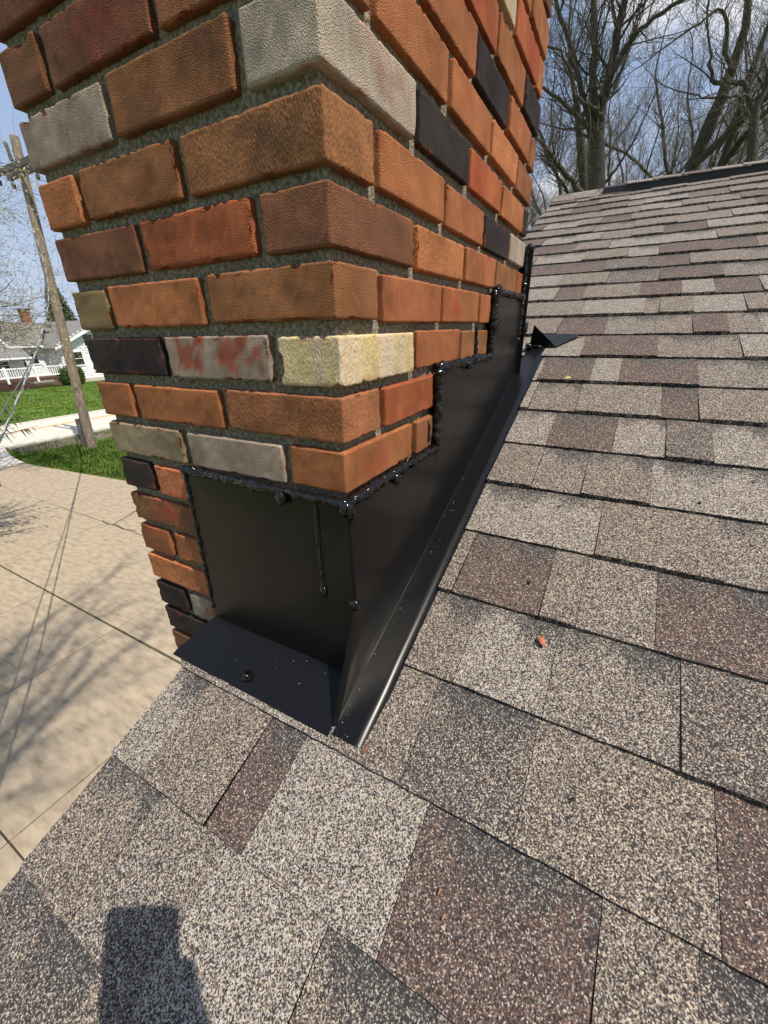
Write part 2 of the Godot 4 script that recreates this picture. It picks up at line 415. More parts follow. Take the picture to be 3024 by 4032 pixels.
func make_grass() -> void:
	var rng := RandomNumberGenerator.new(); rng.seed = 77
	var b := MB.new()
	for q in 5:
		var a := rng.randf() * TAU
		var o := Vector3(cos(a), 0, sin(a)); var s := o.cross(Vector3.UP) * 0.006
		var at := o * rng.randf_range(0.0, 0.03)
		var k := b.vert(at - s, Vector3.UP); b.vert(at + s, Vector3.UP); b.vert(at + o * 0.03 + Vector3(0, rng.randf_range(0.05, 0.1), 0), Vector3.UP)
		b.tri(k, k + 1, k + 2)
	var tuft := b.mesh()
	var spots := []
	while spots.size() < 52000:
		var near := spots.size() < 26000
		var p := Vector2(rng.randf_range(-18.1, -10.5), rng.randf_range(-10.5, -4.6)) if near else Vector2(rng.randf_range(-39.5, -23.3), rng.randf_range(-21.0, -5.0))
		if near and p.y > edge_z(p.x) - 0.03: continue
		if near and p.x < -16.6 and rng.randf() < 0.86: continue
		if noise.get_noise_2d(p.x * 0.6, p.y * 0.6) < -0.32 and rng.randf() < 0.7: continue
		spots.append(p)
	var mm := MultiMesh.new(); mm.transform_format = MultiMesh.TRANSFORM_3D; mm.use_colors = true; mm.mesh = tuft; mm.instance_count = spots.size()
	for k in spots.size():
		var p: Vector2 = spots[k]
		var s := rng.randf_range(0.6, 1.25)
		mm.set_instance_transform(k, Transform3D(Basis(Vector3.UP, rng.randf() * TAU).scaled(Vector3(s, s * rng.randf_range(0.7, 1.3), s)), Vector3(p.x, GROUND - 0.06, p.y)))
		var t := clampf(0.5 + noise.get_noise_2d(p.x * 0.8 + 40, p.y * 0.8) * 0.9 + rng.randf_range(-0.25, 0.25), 0.0, 1.0)
		var c := Vector3(0.065, 0.14, 0.02).lerp(Vector3(0.19, 0.29, 0.06), t)
		mm.set_instance_color(k, Color(c.x, c.y, c.z))
	var o := MultiMeshInstance3D.new(); o.name = "grass"; o.multimesh = mm; o.material_override = M.blade; add_child(o)
	o.set_meta("kind", "stuff"); o.set_meta("label", "short green lawn grass on both sides of the road"); o.set_meta("category", "grass")
	var fl := MB.new(); fl.blob(Vector3(0, 0.02, 0), Vector3(0.022, 0.013, 0.022), 5, 0.2, Color.WHITE, 4, 7)
	var dm := MultiMesh.new(); dm.transform_format = MultiMesh.TRANSFORM_3D; dm.use_colors = true; dm.mesh = fl.mesh(); dm.instance_count = 230
	for k in 230:
		var x := rng.randf_range(-38, -24); var z := rng.randf_range(-19, -8)
		if noise.get_noise_2d(x * 0.3, z * 0.3 + 9) < 0.0 and k % 3 > 0: x = rng.randf_range(-30, -25)
		dm.set_instance_transform(k, Transform3D(Basis(), Vector3(x, GROUND + 0.0, z)))
		dm.set_instance_color(k, Color(0.75, 0.6, 0.03))
	var d := MultiMeshInstance3D.new(); d.name = "dandelions"; d.multimesh = dm; d.material_override = M.blade; add_child(d)
	d.set_meta("kind", "stuff"); d.set_meta("label", "yellow dandelions scattered over the lawn across the road"); d.set_meta("category", "flowers")

# ------------------------------------------------------------------ the roof
func roof_pt(x: float, s: float, h: float) -> Vector3:
	# s: distance down the slope from the chimney's lower face, h: height above the deck
	return Vector3(x, ROOF_Y - sin(PITCH) * s + cos(PITCH) * h, cos(PITCH) * s + sin(PITCH) * h)

const KINDS := ["light", "tan", "brown", "greytan", "dark"]
func make_shingle_materials() -> void:
	var w := 768; var h := 272
	var f := FastNoiseLite.new(); f.seed = 8; f.noise_type = FastNoiseLite.TYPE_CELLULAR; f.frequency = 0.45; f.fractal_type = FastNoiseLite.FRACTAL_NONE
	f.cellular_return_type = FastNoiseLite.RETURN_CELL_VALUE; f.cellular_jitter = 1.0
	var cells := f.get_image(w, h, false, false, false)
	cells.convert(Image.FORMAT_L8)
	var data := cells.get_data()
	f.cellular_return_type = FastNoiseLite.RETURN_DISTANCE
	var dist := f.get_image(w, h, true, false, true); dist.convert(Image.FORMAT_L8)
	var hm := ImageTexture.create_from_image(dist)
	# grains: black, brown, tan, cream, pale grey (linear)
	var grains := [Color(0.030, 0.026, 0.026), Color(0.100, 0.076, 0.066), Color(0.175, 0.148, 0.125), Color(0.41, 0.345, 0.26), Color(0.335, 0.33, 0.315)]
	var rust := Color(0.098, 0.060, 0.052)
	var share := {"light": [0.27, 0.13, 0.20, 0.15, 0.25], "tan": [0.32, 0.21, 0.24, 0.16, 0.07], "brown": [0.37, 0.41, 0.13, 0.05, 0.04], "greytan": [0.33, 0.18, 0.22, 0.13, 0.14], "dark": [0.44, 0.23, 0.16, 0.08, 0.09]}
	# which band row belongs to which granule: the shadow strip is printed in dark blue-black grains
	for kind in KINDS:
		var look := PackedByteArray(); look.resize(256 * 3)
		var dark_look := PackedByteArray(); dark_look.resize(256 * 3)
		for q in 256:
			var t := float((q * 97 + 31) % 256) / 256.0
			var acc := 0.0; var pick := 4
			for z in 5:
				acc += share[kind][z]
				if t < acc: pick = z; break
			var col: Color = grains[pick]
			if kind == "brown" and pick == 1: col = rust
			var vary := 0.8 + 0.4 * float((q * 53 + 7) % 256) / 256.0
			col = Color(col.r * vary, col.g * vary, col.b * vary).linear_to_srgb()
			look[q * 3] = col.r8; look[q * 3 + 1] = col.g8; look[q * 3 + 2] = col.b8
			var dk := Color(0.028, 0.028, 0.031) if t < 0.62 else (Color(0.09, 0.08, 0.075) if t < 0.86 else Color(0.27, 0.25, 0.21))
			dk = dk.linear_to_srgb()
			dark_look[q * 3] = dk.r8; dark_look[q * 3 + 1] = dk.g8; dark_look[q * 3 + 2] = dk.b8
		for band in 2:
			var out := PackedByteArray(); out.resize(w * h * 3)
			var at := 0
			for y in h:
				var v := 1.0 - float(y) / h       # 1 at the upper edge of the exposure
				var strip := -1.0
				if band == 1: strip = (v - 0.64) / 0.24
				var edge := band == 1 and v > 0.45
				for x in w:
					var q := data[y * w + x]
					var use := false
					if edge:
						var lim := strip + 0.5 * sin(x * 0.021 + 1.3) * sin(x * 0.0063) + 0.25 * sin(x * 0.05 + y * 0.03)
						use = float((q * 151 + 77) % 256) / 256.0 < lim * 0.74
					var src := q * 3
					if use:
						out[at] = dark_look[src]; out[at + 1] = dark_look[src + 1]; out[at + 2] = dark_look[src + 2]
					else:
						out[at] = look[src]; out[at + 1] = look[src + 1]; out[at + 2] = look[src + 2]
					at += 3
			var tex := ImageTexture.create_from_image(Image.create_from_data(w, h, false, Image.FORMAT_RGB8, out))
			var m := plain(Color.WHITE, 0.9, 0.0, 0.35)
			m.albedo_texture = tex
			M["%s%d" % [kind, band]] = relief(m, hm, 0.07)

func tab_mesh(b: MB, x0: float, x1: float, k: int, tooth: bool, rng: RandomNumberGenerator, wobble := true) -> void:
	# one tab of course k: its top, its butt edge and its two ends
	var sb := BUTT0 - EXPO * k
	var hb := 0.0138 if tooth else 0.0096
	if k == 0: hb = 0.0096
	var n := maxi(2, int((x1 - x0) / 0.014)) if wobble else 1
	var u0 := rng.randf_range(0.02, 0.30)
	var top := sb - EXPO - 0.035
	var ni := Vector3(0, cos(PITCH), sin(PITCH)); var nb := Vector3(0, -sin(PITCH), cos(PITCH))
	var rows := [sb, sb - 0.004, sb - EXPO * 0.5, top]
	var hs := [hb - 0.0007, hb, hb * 0.62, 0.0012]
	var first := b.v.size()
	for r in 4:
		for q in n + 1:
			var x := lerpf(x0, x1, float(q) / n)
			var jag := 0.0
			var lift := 0.0
			if wobble and r < 2: jag = fine.get_noise_2d(x * 140.0, k * 7.3) * 0.0016; lift = noise.get_noise_2d(x * 9.0, k * 3.1) * 0.0016
			b.vert(roof_pt(x, rows[r] + jag, hs[r] + lift), ni, Vector2(u0 + (x - x0) / 0.45, 1.0 - (sb - rows[r]) / 0.16))
	for r in 3:
		for q in n:
			var a := first + r * (n + 1) + q
			b.tri(a, a + n + 1, a + n + 2); b.tri(a, a + n + 2, a + 1)
	# butt
	var f2 := b.v.size()
	for r in 2:
		for q in n + 1:
			var x := lerpf(x0, x1, float(q) / n)
			var p: Vector3 = b.v[first + q]
			if r == 1: p = roof_pt(x, sb - 0.0004, 0.0005 if tooth else 0.001)
			b.vert(p, nb, Vector2(u0 + (x - x0) / 0.45, 0.02 + 0.02 * r))
	for q in n:
		b.tri(f2 + q, f2 + n + 2 + q, f2 + n + 1 + q); b.tri(f2 + q, f2 + q + 1, f2 + n + 2 + q)
	# ends
	for side in 2:
		var x: float = x0 if side == 0 else x1
		var nn := Vector3(-1 if side == 0 else 1, 0, 0)
		var col := 0 if side == 0 else n
		var f3 := b.v.size()
		for r in 4:
			b.vert(b.v[first + r * (n + 1) + col], nn, Vector2(u0, 1.0 - (sb - rows[r]) / 0.16))
			b.vert(roof_pt(x, rows[r], 0.0), nn, Vector2(u0 + 0.015, 1.0 - (sb - rows[r]) / 0.16))
		for r in 3:
			b.tri(f3 + r * 2, f3 + r * 2 + 1, f3 + r * 2 + 3); b.tri(f3 + r * 2, f3 + r * 2 + 3, f3 + r * 2 + 2)

# for the courses near the chimney: where the tabs change (x) and what they look like, up the slope
const TABS := {
	-3: [[-0.322, "dark"], [-0.12, "tan"], [0.05, "brown"], [0.26, "light"], [0.45, "tan"]],
	-2: [[-0.322, "tan"], [-0.192, "greytan"], [-0.055, "light"], [0.107, "tan"], [0.30, "brown"], [0.44, "greytan"]],
	-1: [[-0.322, "light"], [-0.241, "tan"], [-0.098, "brown"], [-0.03, "light"], [0.169, "brown"], [0.367, "tan"], [0.451, "dark"]],
	0: [[-0.322, "greytan"], [-0.19, "light"], [-0.002, "tan"], [0.125, "dark"], [0.272, "tan"], [0.467, "brown"]],
	1: [[0.0635, "tan"], [0.145, "light"], [0.274, "greytan"], [0.433, "dark"], [0.58, "tan"]],
	2: [[0.0635, "tan"], [0.089, "brown"], [0.239, "tan"], [0.294, "greytan"], [0.40, "brown"], [0.56, "tan"]],
	3: [[0.0635, "light"], [0.302, "tan"], [0.487, "greytan"]],
	4: [[0.0635, "tan"], [0.16, "greytan"], [0.258, "tan"], [0.379, "light"], [0.60, "tan"]],
	5: [[0.0635, "light"], [0.16, "brown"], [0.30, "light"], [0.40, "dark"], [0.484, "light"], [0.64, "tan"]],
	6: [[0.0635, "light"], [0.085, "tan"], [0.201, "greytan"], [0.386, "brown"], [0.461, "tan"], [0.61, "light"]],
	7: [[0.0635, "light"], [0.077, "brown"], [0.214, "light"], [0.285, "brown"], [0.462, "greytan"], [0.66, "tan"]],
	8: [[-0.322, "tan"], [-0.1, "light"], [0.171, "brown"], [0.367, "tan"], [0.559, "light"]],
	9: [[-0.322, "light"], [-0.15, "tan"], [0.073, "brown"], [0.217, "greytan"], [0.355, "tan"], [0.452, "brown"], [0.537, "tan"], [0.576, "greytan"], [0.611, "light"]],
	10: [[-0.322, "tan"], [-0.08, "greytan"], [0.125, "light"], [0.319, "tan"], [0.361, "tan"], [0.456, "light"], [0.588, "tan"]],
	11: [[-0.322, "brown"], [-0.16, "light"], [0.011, "brown"], [0.111, "tan"], [0.296, "brown"], [0.421, "light"], [0.514, "brown"], [0.638, "light"]]}

func make_roof() -> void:
	make_shingle_materials()
	var base := Vector3(1.5, GROUND, -3.2)
	var house := thing("house", "near house with a brown and grey shingled roof sloping below the brick chimney", "house", base)
	var tall := cos(PITCH); var rise := sin(PITCH)
	# deck boards under the shingles, both slopes
	var ridge := roof_pt(0, RIDGE_S, 0.0)
	var eave := roof_pt(0, 1.25, 0.0)
	var d := MB.new()
	for s in 2:
		var e := eave
		if s == 1: e = Vector3(0, eave.y, 2.0 * ridge.z - eave.z)
		for lr in [[RAKE + 0.012, 8.0]]:
			var t := Vector3(0, -0.018, 0)
			var top := 0.0
			d.hexa([Vector3(lr[0], e.y, e.z) + t, Vector3(lr[1], e.y, e.z) + t, Vector3(lr[1], ridge.y, ridge.z) + t, Vector3(lr[0], ridge.y, ridge.z) + t,
				Vector3(lr[0], e.y + top, e.z), Vector3(lr[1], e.y + top, e.z), Vector3(lr[1], ridge.y + top, ridge.z), Vector3(lr[0], ridge.y + top, ridge.z)])
	var roof := part("roof", d.mesh(), M.plywood, house)
	# walls
	var wl := MB.new()
	var zb := 2.0 * ridge.z - eave.z + 0.3; var zf := eave.z - 0.3
	var ye := eave.y - 0.02 + 0.3 * tan(PITCH) - 0.03
	var gx := -0.285
	for gxx in [gx, 7.8]:
		var k := MB.new()
		var yt := ridge.y - 0.06
		for side in 2:
			var xx: float = gxx - (0.06 if side == 0 else 0.0)
			k.quad(Vector3(xx, GROUND - 0.1, zb), Vector3(xx, GROUND - 0.1, zf), Vector3(xx, ye, zf), Vector3(xx, ye, zb))
			k.quad(Vector3(xx, ye, zb), Vector3(xx, ye, zf), Vector3(xx, yt, ridge.z), Vector3(xx, yt, ridge.z))
		part("gable_wall", k.mesh(), M.white_siding, house)
	for zz in [zb, zf]:
		var k := MB.new(); k.box(Vector3(gx, GROUND - 0.1, zz - 0.03), Vector3(7.74, ye, zz + 0.03)); part("side_wall", k.mesh(), M.white_siding, house)
	# rake boards under the roof edge
	for s in 2:
		var k := MB.new()
		var a := ridge; var e := eave
		if s == 1: e.z = 2.0 * ridge.z - eave.z
		var lo := Vector3(0, -0.15, 0); var hi := Vector3(0, -0.02, 0)
		var x0 := Vector3(RAKE + 0.018, 0, 0); var x1 := Vector3(RAKE + 0.036, 0, 0)
		if s == 0:
			# broken where the chimney stands
			for run in [[a, roof_pt(0, -1.02, 0)], [roof_pt(0, 0.012, 0), e]]:
				k.hexa([run[1] + lo + x0, run[1] + lo + x1, run[0] + lo + x1, run[0] + lo + x0, run[1] + hi + x0, run[1] + hi + x1, run[0] + hi + x1, run[0] + hi + x0])
		else:
			k.hexa([e + lo + x0, e + lo + x1, a + lo + x1, a + lo + x0, e + hi + x0, e + hi + x1, a + hi + x1, a + hi + x0])
		part("rake_board", k.mesh(), M.fascia, house)
	# shingles: the tabs the photograph shows, one by one
	var rng := RandomNumberGenerator.new(); rng.seed = 2024
	var last := int(floor((BUTT0 - RIDGE_S) / EXPO))
	for k in range(-4, last + 1):
		var list := []
		if TABS.has(k): list = TABS[k].duplicate(true)
		else:
			var x := RAKE
			while x < 0.85:
				var r := rng.randf()
				list.append([x, "tan" if r < 0.33 else ("light" if r < 0.5 else ("brown" if r < 0.72 else ("greytan" if r < 0.9 else "dark")))])
				x += rng.randf_range(0.075, 0.22)
		for q in list.size():
			var x0: float = list[q][0]
			var x1: float = list[q + 1][0] if q + 1 < list.size() else maxf(x0 + 0.12, 0.86)
			if x0 < RAKE + 0.001: x0 = RAKE + rng.randf_range(-0.004, 0.003)
			var b := MB.new()
			var tooth := (q + k) % 2 == 0 if rng.randf() < 0.75 else rng.randf() < 0.5
			tab_mesh(b, x0 + 0.0004, x1 - 0.0004, k, tooth, rng)
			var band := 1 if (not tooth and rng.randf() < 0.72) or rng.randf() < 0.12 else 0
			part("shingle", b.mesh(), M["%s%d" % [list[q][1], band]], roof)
	# the rest of the slope, to the right of what the photograph shows and down to the eave
	var fields := {}
	for kind in KINDS: fields[kind] = MB.new()
	for k in range(-7, last + 1):
		var x := RAKE if k < -4 else 0.98
		if k >= -4: tab_mesh(fields["tan"], 0.862, 0.98, k, k % 2 == 0, rng, false)
		while x < 7.95:
			var w := minf(rng.randf_range(0.09, 0.24), 8.0 - x)
			tab_mesh(fields[KINDS[[0, 1, 1, 2, 3, 3, 4][rng.randi() % 7]]], x, x + w, k, rng.randf() < 0.5, rng, false)
			x += w
	for kind in KINDS:
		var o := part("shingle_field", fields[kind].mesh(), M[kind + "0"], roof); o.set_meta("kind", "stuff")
	# far slope, seen by nobody here: one sheet of the same shingle
	var fb := MB.new()
	fb.quad(Vector3(8.0, ridge.y + 0.008, ridge.z), Vector3(RAKE, ridge.y + 0.008, ridge.z), Vector3(RAKE, eave.y + 0.008, 2.0 * ridge.z - eave.z), Vector3(8.0, eave.y + 0.008, 2.0 * ridge.z - eave.z))
	part("rear_slope", fb.mesh(), M.tan0, roof)
	# ridge: cap shingles, then the black vent with caps on top of it
	var cx := RAKE - 0.003
	while cx < 7.9:
		var vent := cx > -0.02
		var lift: float = 0.036 if vent else 0.010
		var w := 0.145
		var drop := 0.125
		var b := MB.new()
		for s in 2:
			var sg: float = 1.0 if s == 0 else -1.0
			var slope: float = tan(PITCH) * (0.75 if vent else 1.0)
			for lay in 1:
				var a0 := Vector3(cx, ridge.y + lift + 0.006, ridge.z); var a1 := Vector3(cx + w + 0.03, ridge.y + lift + 0.001, ridge.z)
				var e0 := a0 + Vector3(0, -drop * slope, sg * drop); var e1 := a1 + Vector3(0, -drop * slope, sg * drop)
				var t := Vector3(0, -0.005, 0)
				var first := b.v.size()
				if s == 0: b.hexa([e0 + t, e1 + t, a1 + t, a0 + t, e0, e1, a1, a0])
				else: b.hexa([a0 + t, a1 + t, e1 + t, e0 + t, a0, a1, e1, e0])
				for z in range(first, b.v.size()): b.uv[z] = Vector2(0.1 + (b.v[z].x - cx) / 0.45, 0.2 + absf(b.v[z].z - ridge.z) / 0.2)
		part("ridge_cap", b.mesh(), M[["tan0", "greytan0", "light0", "brown0"][rng.randi() % 4]], roof)
		cx += w
		if cx > 1.2 and w < 1.0: w = 0.145
	var vb := MB.new()
	for s in 2:
		var sg: float = 1.0 if s == 0 else -1.0
		var y0 := ridge.y + 0.004; var sl := tan(PITCH) * 0.75
		var a := 0.118
		vb.hexa([Vector3(-0.015, y0 - a * tan(PITCH) + 0.006, ridge.z + sg * a), Vector3(7.9, y0 - a * tan(PITCH) + 0.006, ridge.z + sg * a), Vector3(7.9, y0, ridge.z), Vector3(-0.015, y0, ridge.z),
			Vector3(-0.015, ridge.y + 0.034 - a * sl, ridge.z + sg * a), Vector3(7.9, ridge.y + 0.034 - a * sl, ridge.z + sg * a), Vector3(7.9, ridge.y + 0.034, ridge.z), Vector3(-0.015, ridge.y + 0.034, ridge.z)])
	part("ridge_vent", vb.mesh(), M.rubber, house)

# ------------------------------------------------------------------ bricks
const CLAY := {"O": Color(0.46, 0.170, 0.070), "B": Color(0.23, 0.105, 0.053), "R": Color(0.45, 0.135, 0.055), "K": Color(0.046, 0.037, 0.034),
	"G": Color(0.39, 0.32, 0.24), "W": Color(0.62, 0.52, 0.40), "Y": Color(0.60, 0.47, 0.23), "C": Color(0.40, 0.33, 0.2), "P": Color(0.47, 0.355, 0.28),
	"D": Color(0.22, 0.095, 0.05), "L": Color(0.27, 0.2, 0.095), "T": Color(0.34, 0.145, 0.063)}
# per course, first the outer face left to right (last one turns the corner), then the side face up the slope after the corner brick
# a letter is the clay; r: a red flash, d: a dark flash, s: a stain
const COURSES := {
	13: [["B", "O", "T"], ["O", "T", "O", "B"]], 12: [["O", "B", "T"], ["O", "T", "Or", "O"]],
	11: [["B", "T", "O"], ["O", "Y", "Rr", "O"]], 10: [["T", "D", "B"], ["O", "Rr", "O", "K"]],
	9: [["Dr", "B", "T"], ["O", "K", "O", "T"]], 8: [["B", "Dr", "T"], ["O", "Or", "O", "T"]],
	7: [["G", "Td", "Ws"], ["K", "Rr", "O", "K"]], 6: [["O", "T", "Td"], ["Or", "O", "K", "W"]],
	5: [["B", "Rd", "B"], ["O", "Or", "T", "O"]], 4: [["L", "O", "T"], ["Or", "Or", "O", "T"]],
	3: [["K", "Gr", "Y"], ["O", "T", "O", "O"]], 2: [["O", "O", "T"], ["R", "O", "T", "O"]],
	1: [["C", "P", "Or"], ["T", "O", "O", "O"]], 0: [["K", "O", "T"], ["O", "T", "O", "O"]],
	-1: [["Br", "O", "T"], ["O", "O", "O", "O"]], -2: [["O", "O", "O"], ["O", "O", "O", "O"]], -3: [["O", "R", "O"], ["O", "O", "O", "O"]],
	-4: [["K", "Gr", "O"], ["O", "O", "O", "O"]], -5: [["K", "O", "O"], ["O", "O", "O", "O"]], -6: [["B", "O", "O"], ["O", "O", "O", "O"]],
	-7: [["O", "B", "O"], ["O", "O", "O", "O"]], -8: [["B", "O", "O"], ["O", "O", "O", "O"]]}

func lines(length: float, step: float) -> PackedFloat32Array:
	var out := PackedFloat32Array([0.0, 0.0016, 0.0038, 0.0075])
	var n := maxi(1, int(round((length - 0.015) / step)))
	for q in range(1, n): out.append(0.0075 + (length - 0.015) * q / n)
	for q in [0.0075, 0.0038, 0.0016, 0.0]: out.append(length - q)
	return out

func brick_mesh(size: Vector3, code: String, seed_: int, shown: bool) -> ArrayMesh:
	var rng := RandomNumberGenerator.new(); rng.seed = seed_
	var b := MB.new()
	var half := size * 0.5
	var r := rng.randf_range(0.0022, 0.0042)
	var off := Vector3(rng.randf(), rng.randf(), rng.randf()) * 50.0
	var clay: Color = CLAY[code[0]]
	var vary := rng.randf_range(0.88, 1.12)
	var base := Vector3(clay.r * vary, clay.g * vary * rng.randf_range(0.95, 1.05), clay.b * vary)
	var spots := []
	var count := 0
	if "r" in code: count = rng.randi_range(1, 2)
	if "d" in code or "s" in code: count = 2
	for q in count:
		spots.append([Vector3(rng.randf_range(-0.6, 0.6) * half.x, rng.randf_range(-0.5, 0.5) * half.y, rng.randf_range(-0.6, 0.6) * half.z), rng.randf_range(0.026, 0.05)])
	var tint := Vector3(0.46, 0.055, 0.03) if "r" in code else (Vector3(0.09, 0.05, 0.03) if "d" in code else Vector3(0.27, 0.1, 0.06))
	if code[0] == "D": tint = Vector3(0.27, 0.06, 0.04)
	if code[0] in ["G", "P", "C"]: tint = Vector3(0.38, 0.09, 0.045)
	var raw := Vector3(0.40, 0.115, 0.05)        # colour of the body where the skin is broken
	var chip := rng.randf_range(0.6, 1.5)
	# fine along the faces that show, coarse into the wall
	var lx := lines(size.x, 0.0075); var ly := lines(size.y, 0.0075); var lz := lines(size.z, 0.0075 if size.z > 0.1 or size.x > 0.11 and shown else 0.022)
	if size.x < 0.1 and size.z > 0.1 and not shown: lx = lines(size.x, 0.022)
	for face in 6:
		var ax := face / 2
		var sg: float = 1.0 if face % 2 == 0 else -1.0
		var la: PackedFloat32Array; var lb: PackedFloat32Array
		if ax == 0: la = lz; lb = ly
		elif ax == 1: la = lx; lb = lz
		else: la = lx; lb = ly
		var first := b.v.size()
		for ib in lb.size():
			for ia in la.size():
				var p: Vector3
				if ax == 0: p = Vector3(sg * half.x, lb[ib] - half.y, la[ia] - half.z)
				elif ax == 1: p = Vector3(la[ia] - half.x, sg * half.y, lb[ib] - half.z)
				else: p = Vector3(la[ia] - half.x, lb[ib] - half.y, sg * half.z)
				var core := p.clamp(-half + Vector3.ONE * r, half - Vector3.ONE * r)
				var nn := (p - core).normalized()
				var q := core + nn * r
				var e := 1.0 - maxf(absf(nn.x), maxf(absf(nn.y), absf(nn.z)))   # 0 on a face, up to 0.42 at a corner
				var near := 1.0 - clampf((minf(minf(half.x - absf(p.x) + (9.0 if ax == 0 else 0.0), half.y - absf(p.y) + (9.0 if ax == 1 else 0.0)), half.z - absf(p.z) + (9.0 if ax == 2 else 0.0))) / 0.009, 0.0, 1.0)
				var o := q + off
				var w1 := noise.get_noise_3dv(o * 22.0)
				var w2 := fine.get_noise_3dv(o * 110.0)
				var bite := (maxf(0.0, w1 * 1.1 + w2 * 0.5 - 0.24) * 1.5 + maxf(0.0, w2 - 0.1) * 0.55) * near * chip
				var dsp := w1 * 0.0009 + w2 * 0.0006 - bite * 0.0085
				# slope of the dents, so that the light sees them
				var gx := noise.get_noise_3dv((o + Vector3(0.004, 0, 0)) * 22.0) - w1
				var gy := noise.get_noise_3dv((o + Vector3(0, 0.004, 0)) * 22.0) - w1
				var gz := noise.get_noise_3dv((o + Vector3(0, 0, 0.004)) * 22.0) - w1
				var g := Vector3(gx, gy, gz) * (0.0011 / 0.004)
				var n2 := (nn - (g - nn * g.dot(nn)) * 1.2).normalized()
				var m := base * (0.93 + 0.42 * noise.get_noise_3dv(o * 9.0) + 0.16 * w2)
				for s in spots:
					var away: Vector3 = q - s[0]; away.z *= 0.55; away.x *= 0.7
					var dd: float = away.length() / s[1]
					var k := clampf(1.15 - dd + 0.45 * noise.get_noise_3dv(o * 30.0), 0.0, 1.0)
					if code[0] in ["G", "P", "C"]: k = clampf((0.75 - dd + 0.9 * noise.get_noise_3dv(o * 34.0)) * 4.0, 0.0, 1.0)
					m = m.lerp(tint, k * (0.8 if code[0] not in ["G", "P", "C"] else 0.85))
				if code[0] == "Y": m = m.lerp(Vector3(0.62, 0.50, 0.37), clampf(0.35 + 1.3 * noise.get_noise_2d(o.x * 26.0, o.z * 26.0), 0.0, 0.85))
				m = m.lerp(raw, clampf(bite * 2.4 - 0.12, 0.0, 0.6))
				b.vert(q + nn * dsp, n2, Vector2.ZERO, Color(m.x, m.y, m.z))
		var w := la.size()
		for ib in lb.size() - 1:
			for ia in la.size() - 1:
				var a := first + ib * w + ia
				var flip := (sg > 0.0) == (ax == 2)
				if flip: b.tri(a, a + w + 1, a + 1); b.tri(a, a + w, a + w + 1)
				else: b.tri(a, a + 1, a + w + 1); b.tri(a, a + w + 1, a + w)
	return b.mesh(true)

func lay(parent: Node3D, lo: Vector3, hi: Vector3, code: String, rng: RandomNumberGenerator, corner := false) -> void:
	var size := hi - lo
	size.x = absf(size.x); size.z = absf(size.z)
	var o := MeshInstance3D.new(); o.name = "brick"; o.mesh = brick_mesh(size, code, rng.randi(), corner); o.material_override = M.brick if rng.randf() < 0.72 or code[0] in ["W", "G", "P"] else M.cut_brick
	parent.add_child(o, true)
	o.position = (lo + hi) * 0.5 - parent.position + Vector3(rng.randf_range(-0.0012, 0.0012), rng.randf_range(-0.0018, 0.0018), rng.randf_range(-0.0012, 0.0012))
	o.rotation = Vector3(rng.randf_range(-0.006, 0.006), rng.randf_range(-0.006, 0.006), rng.randf_range(-0.008, 0.008))

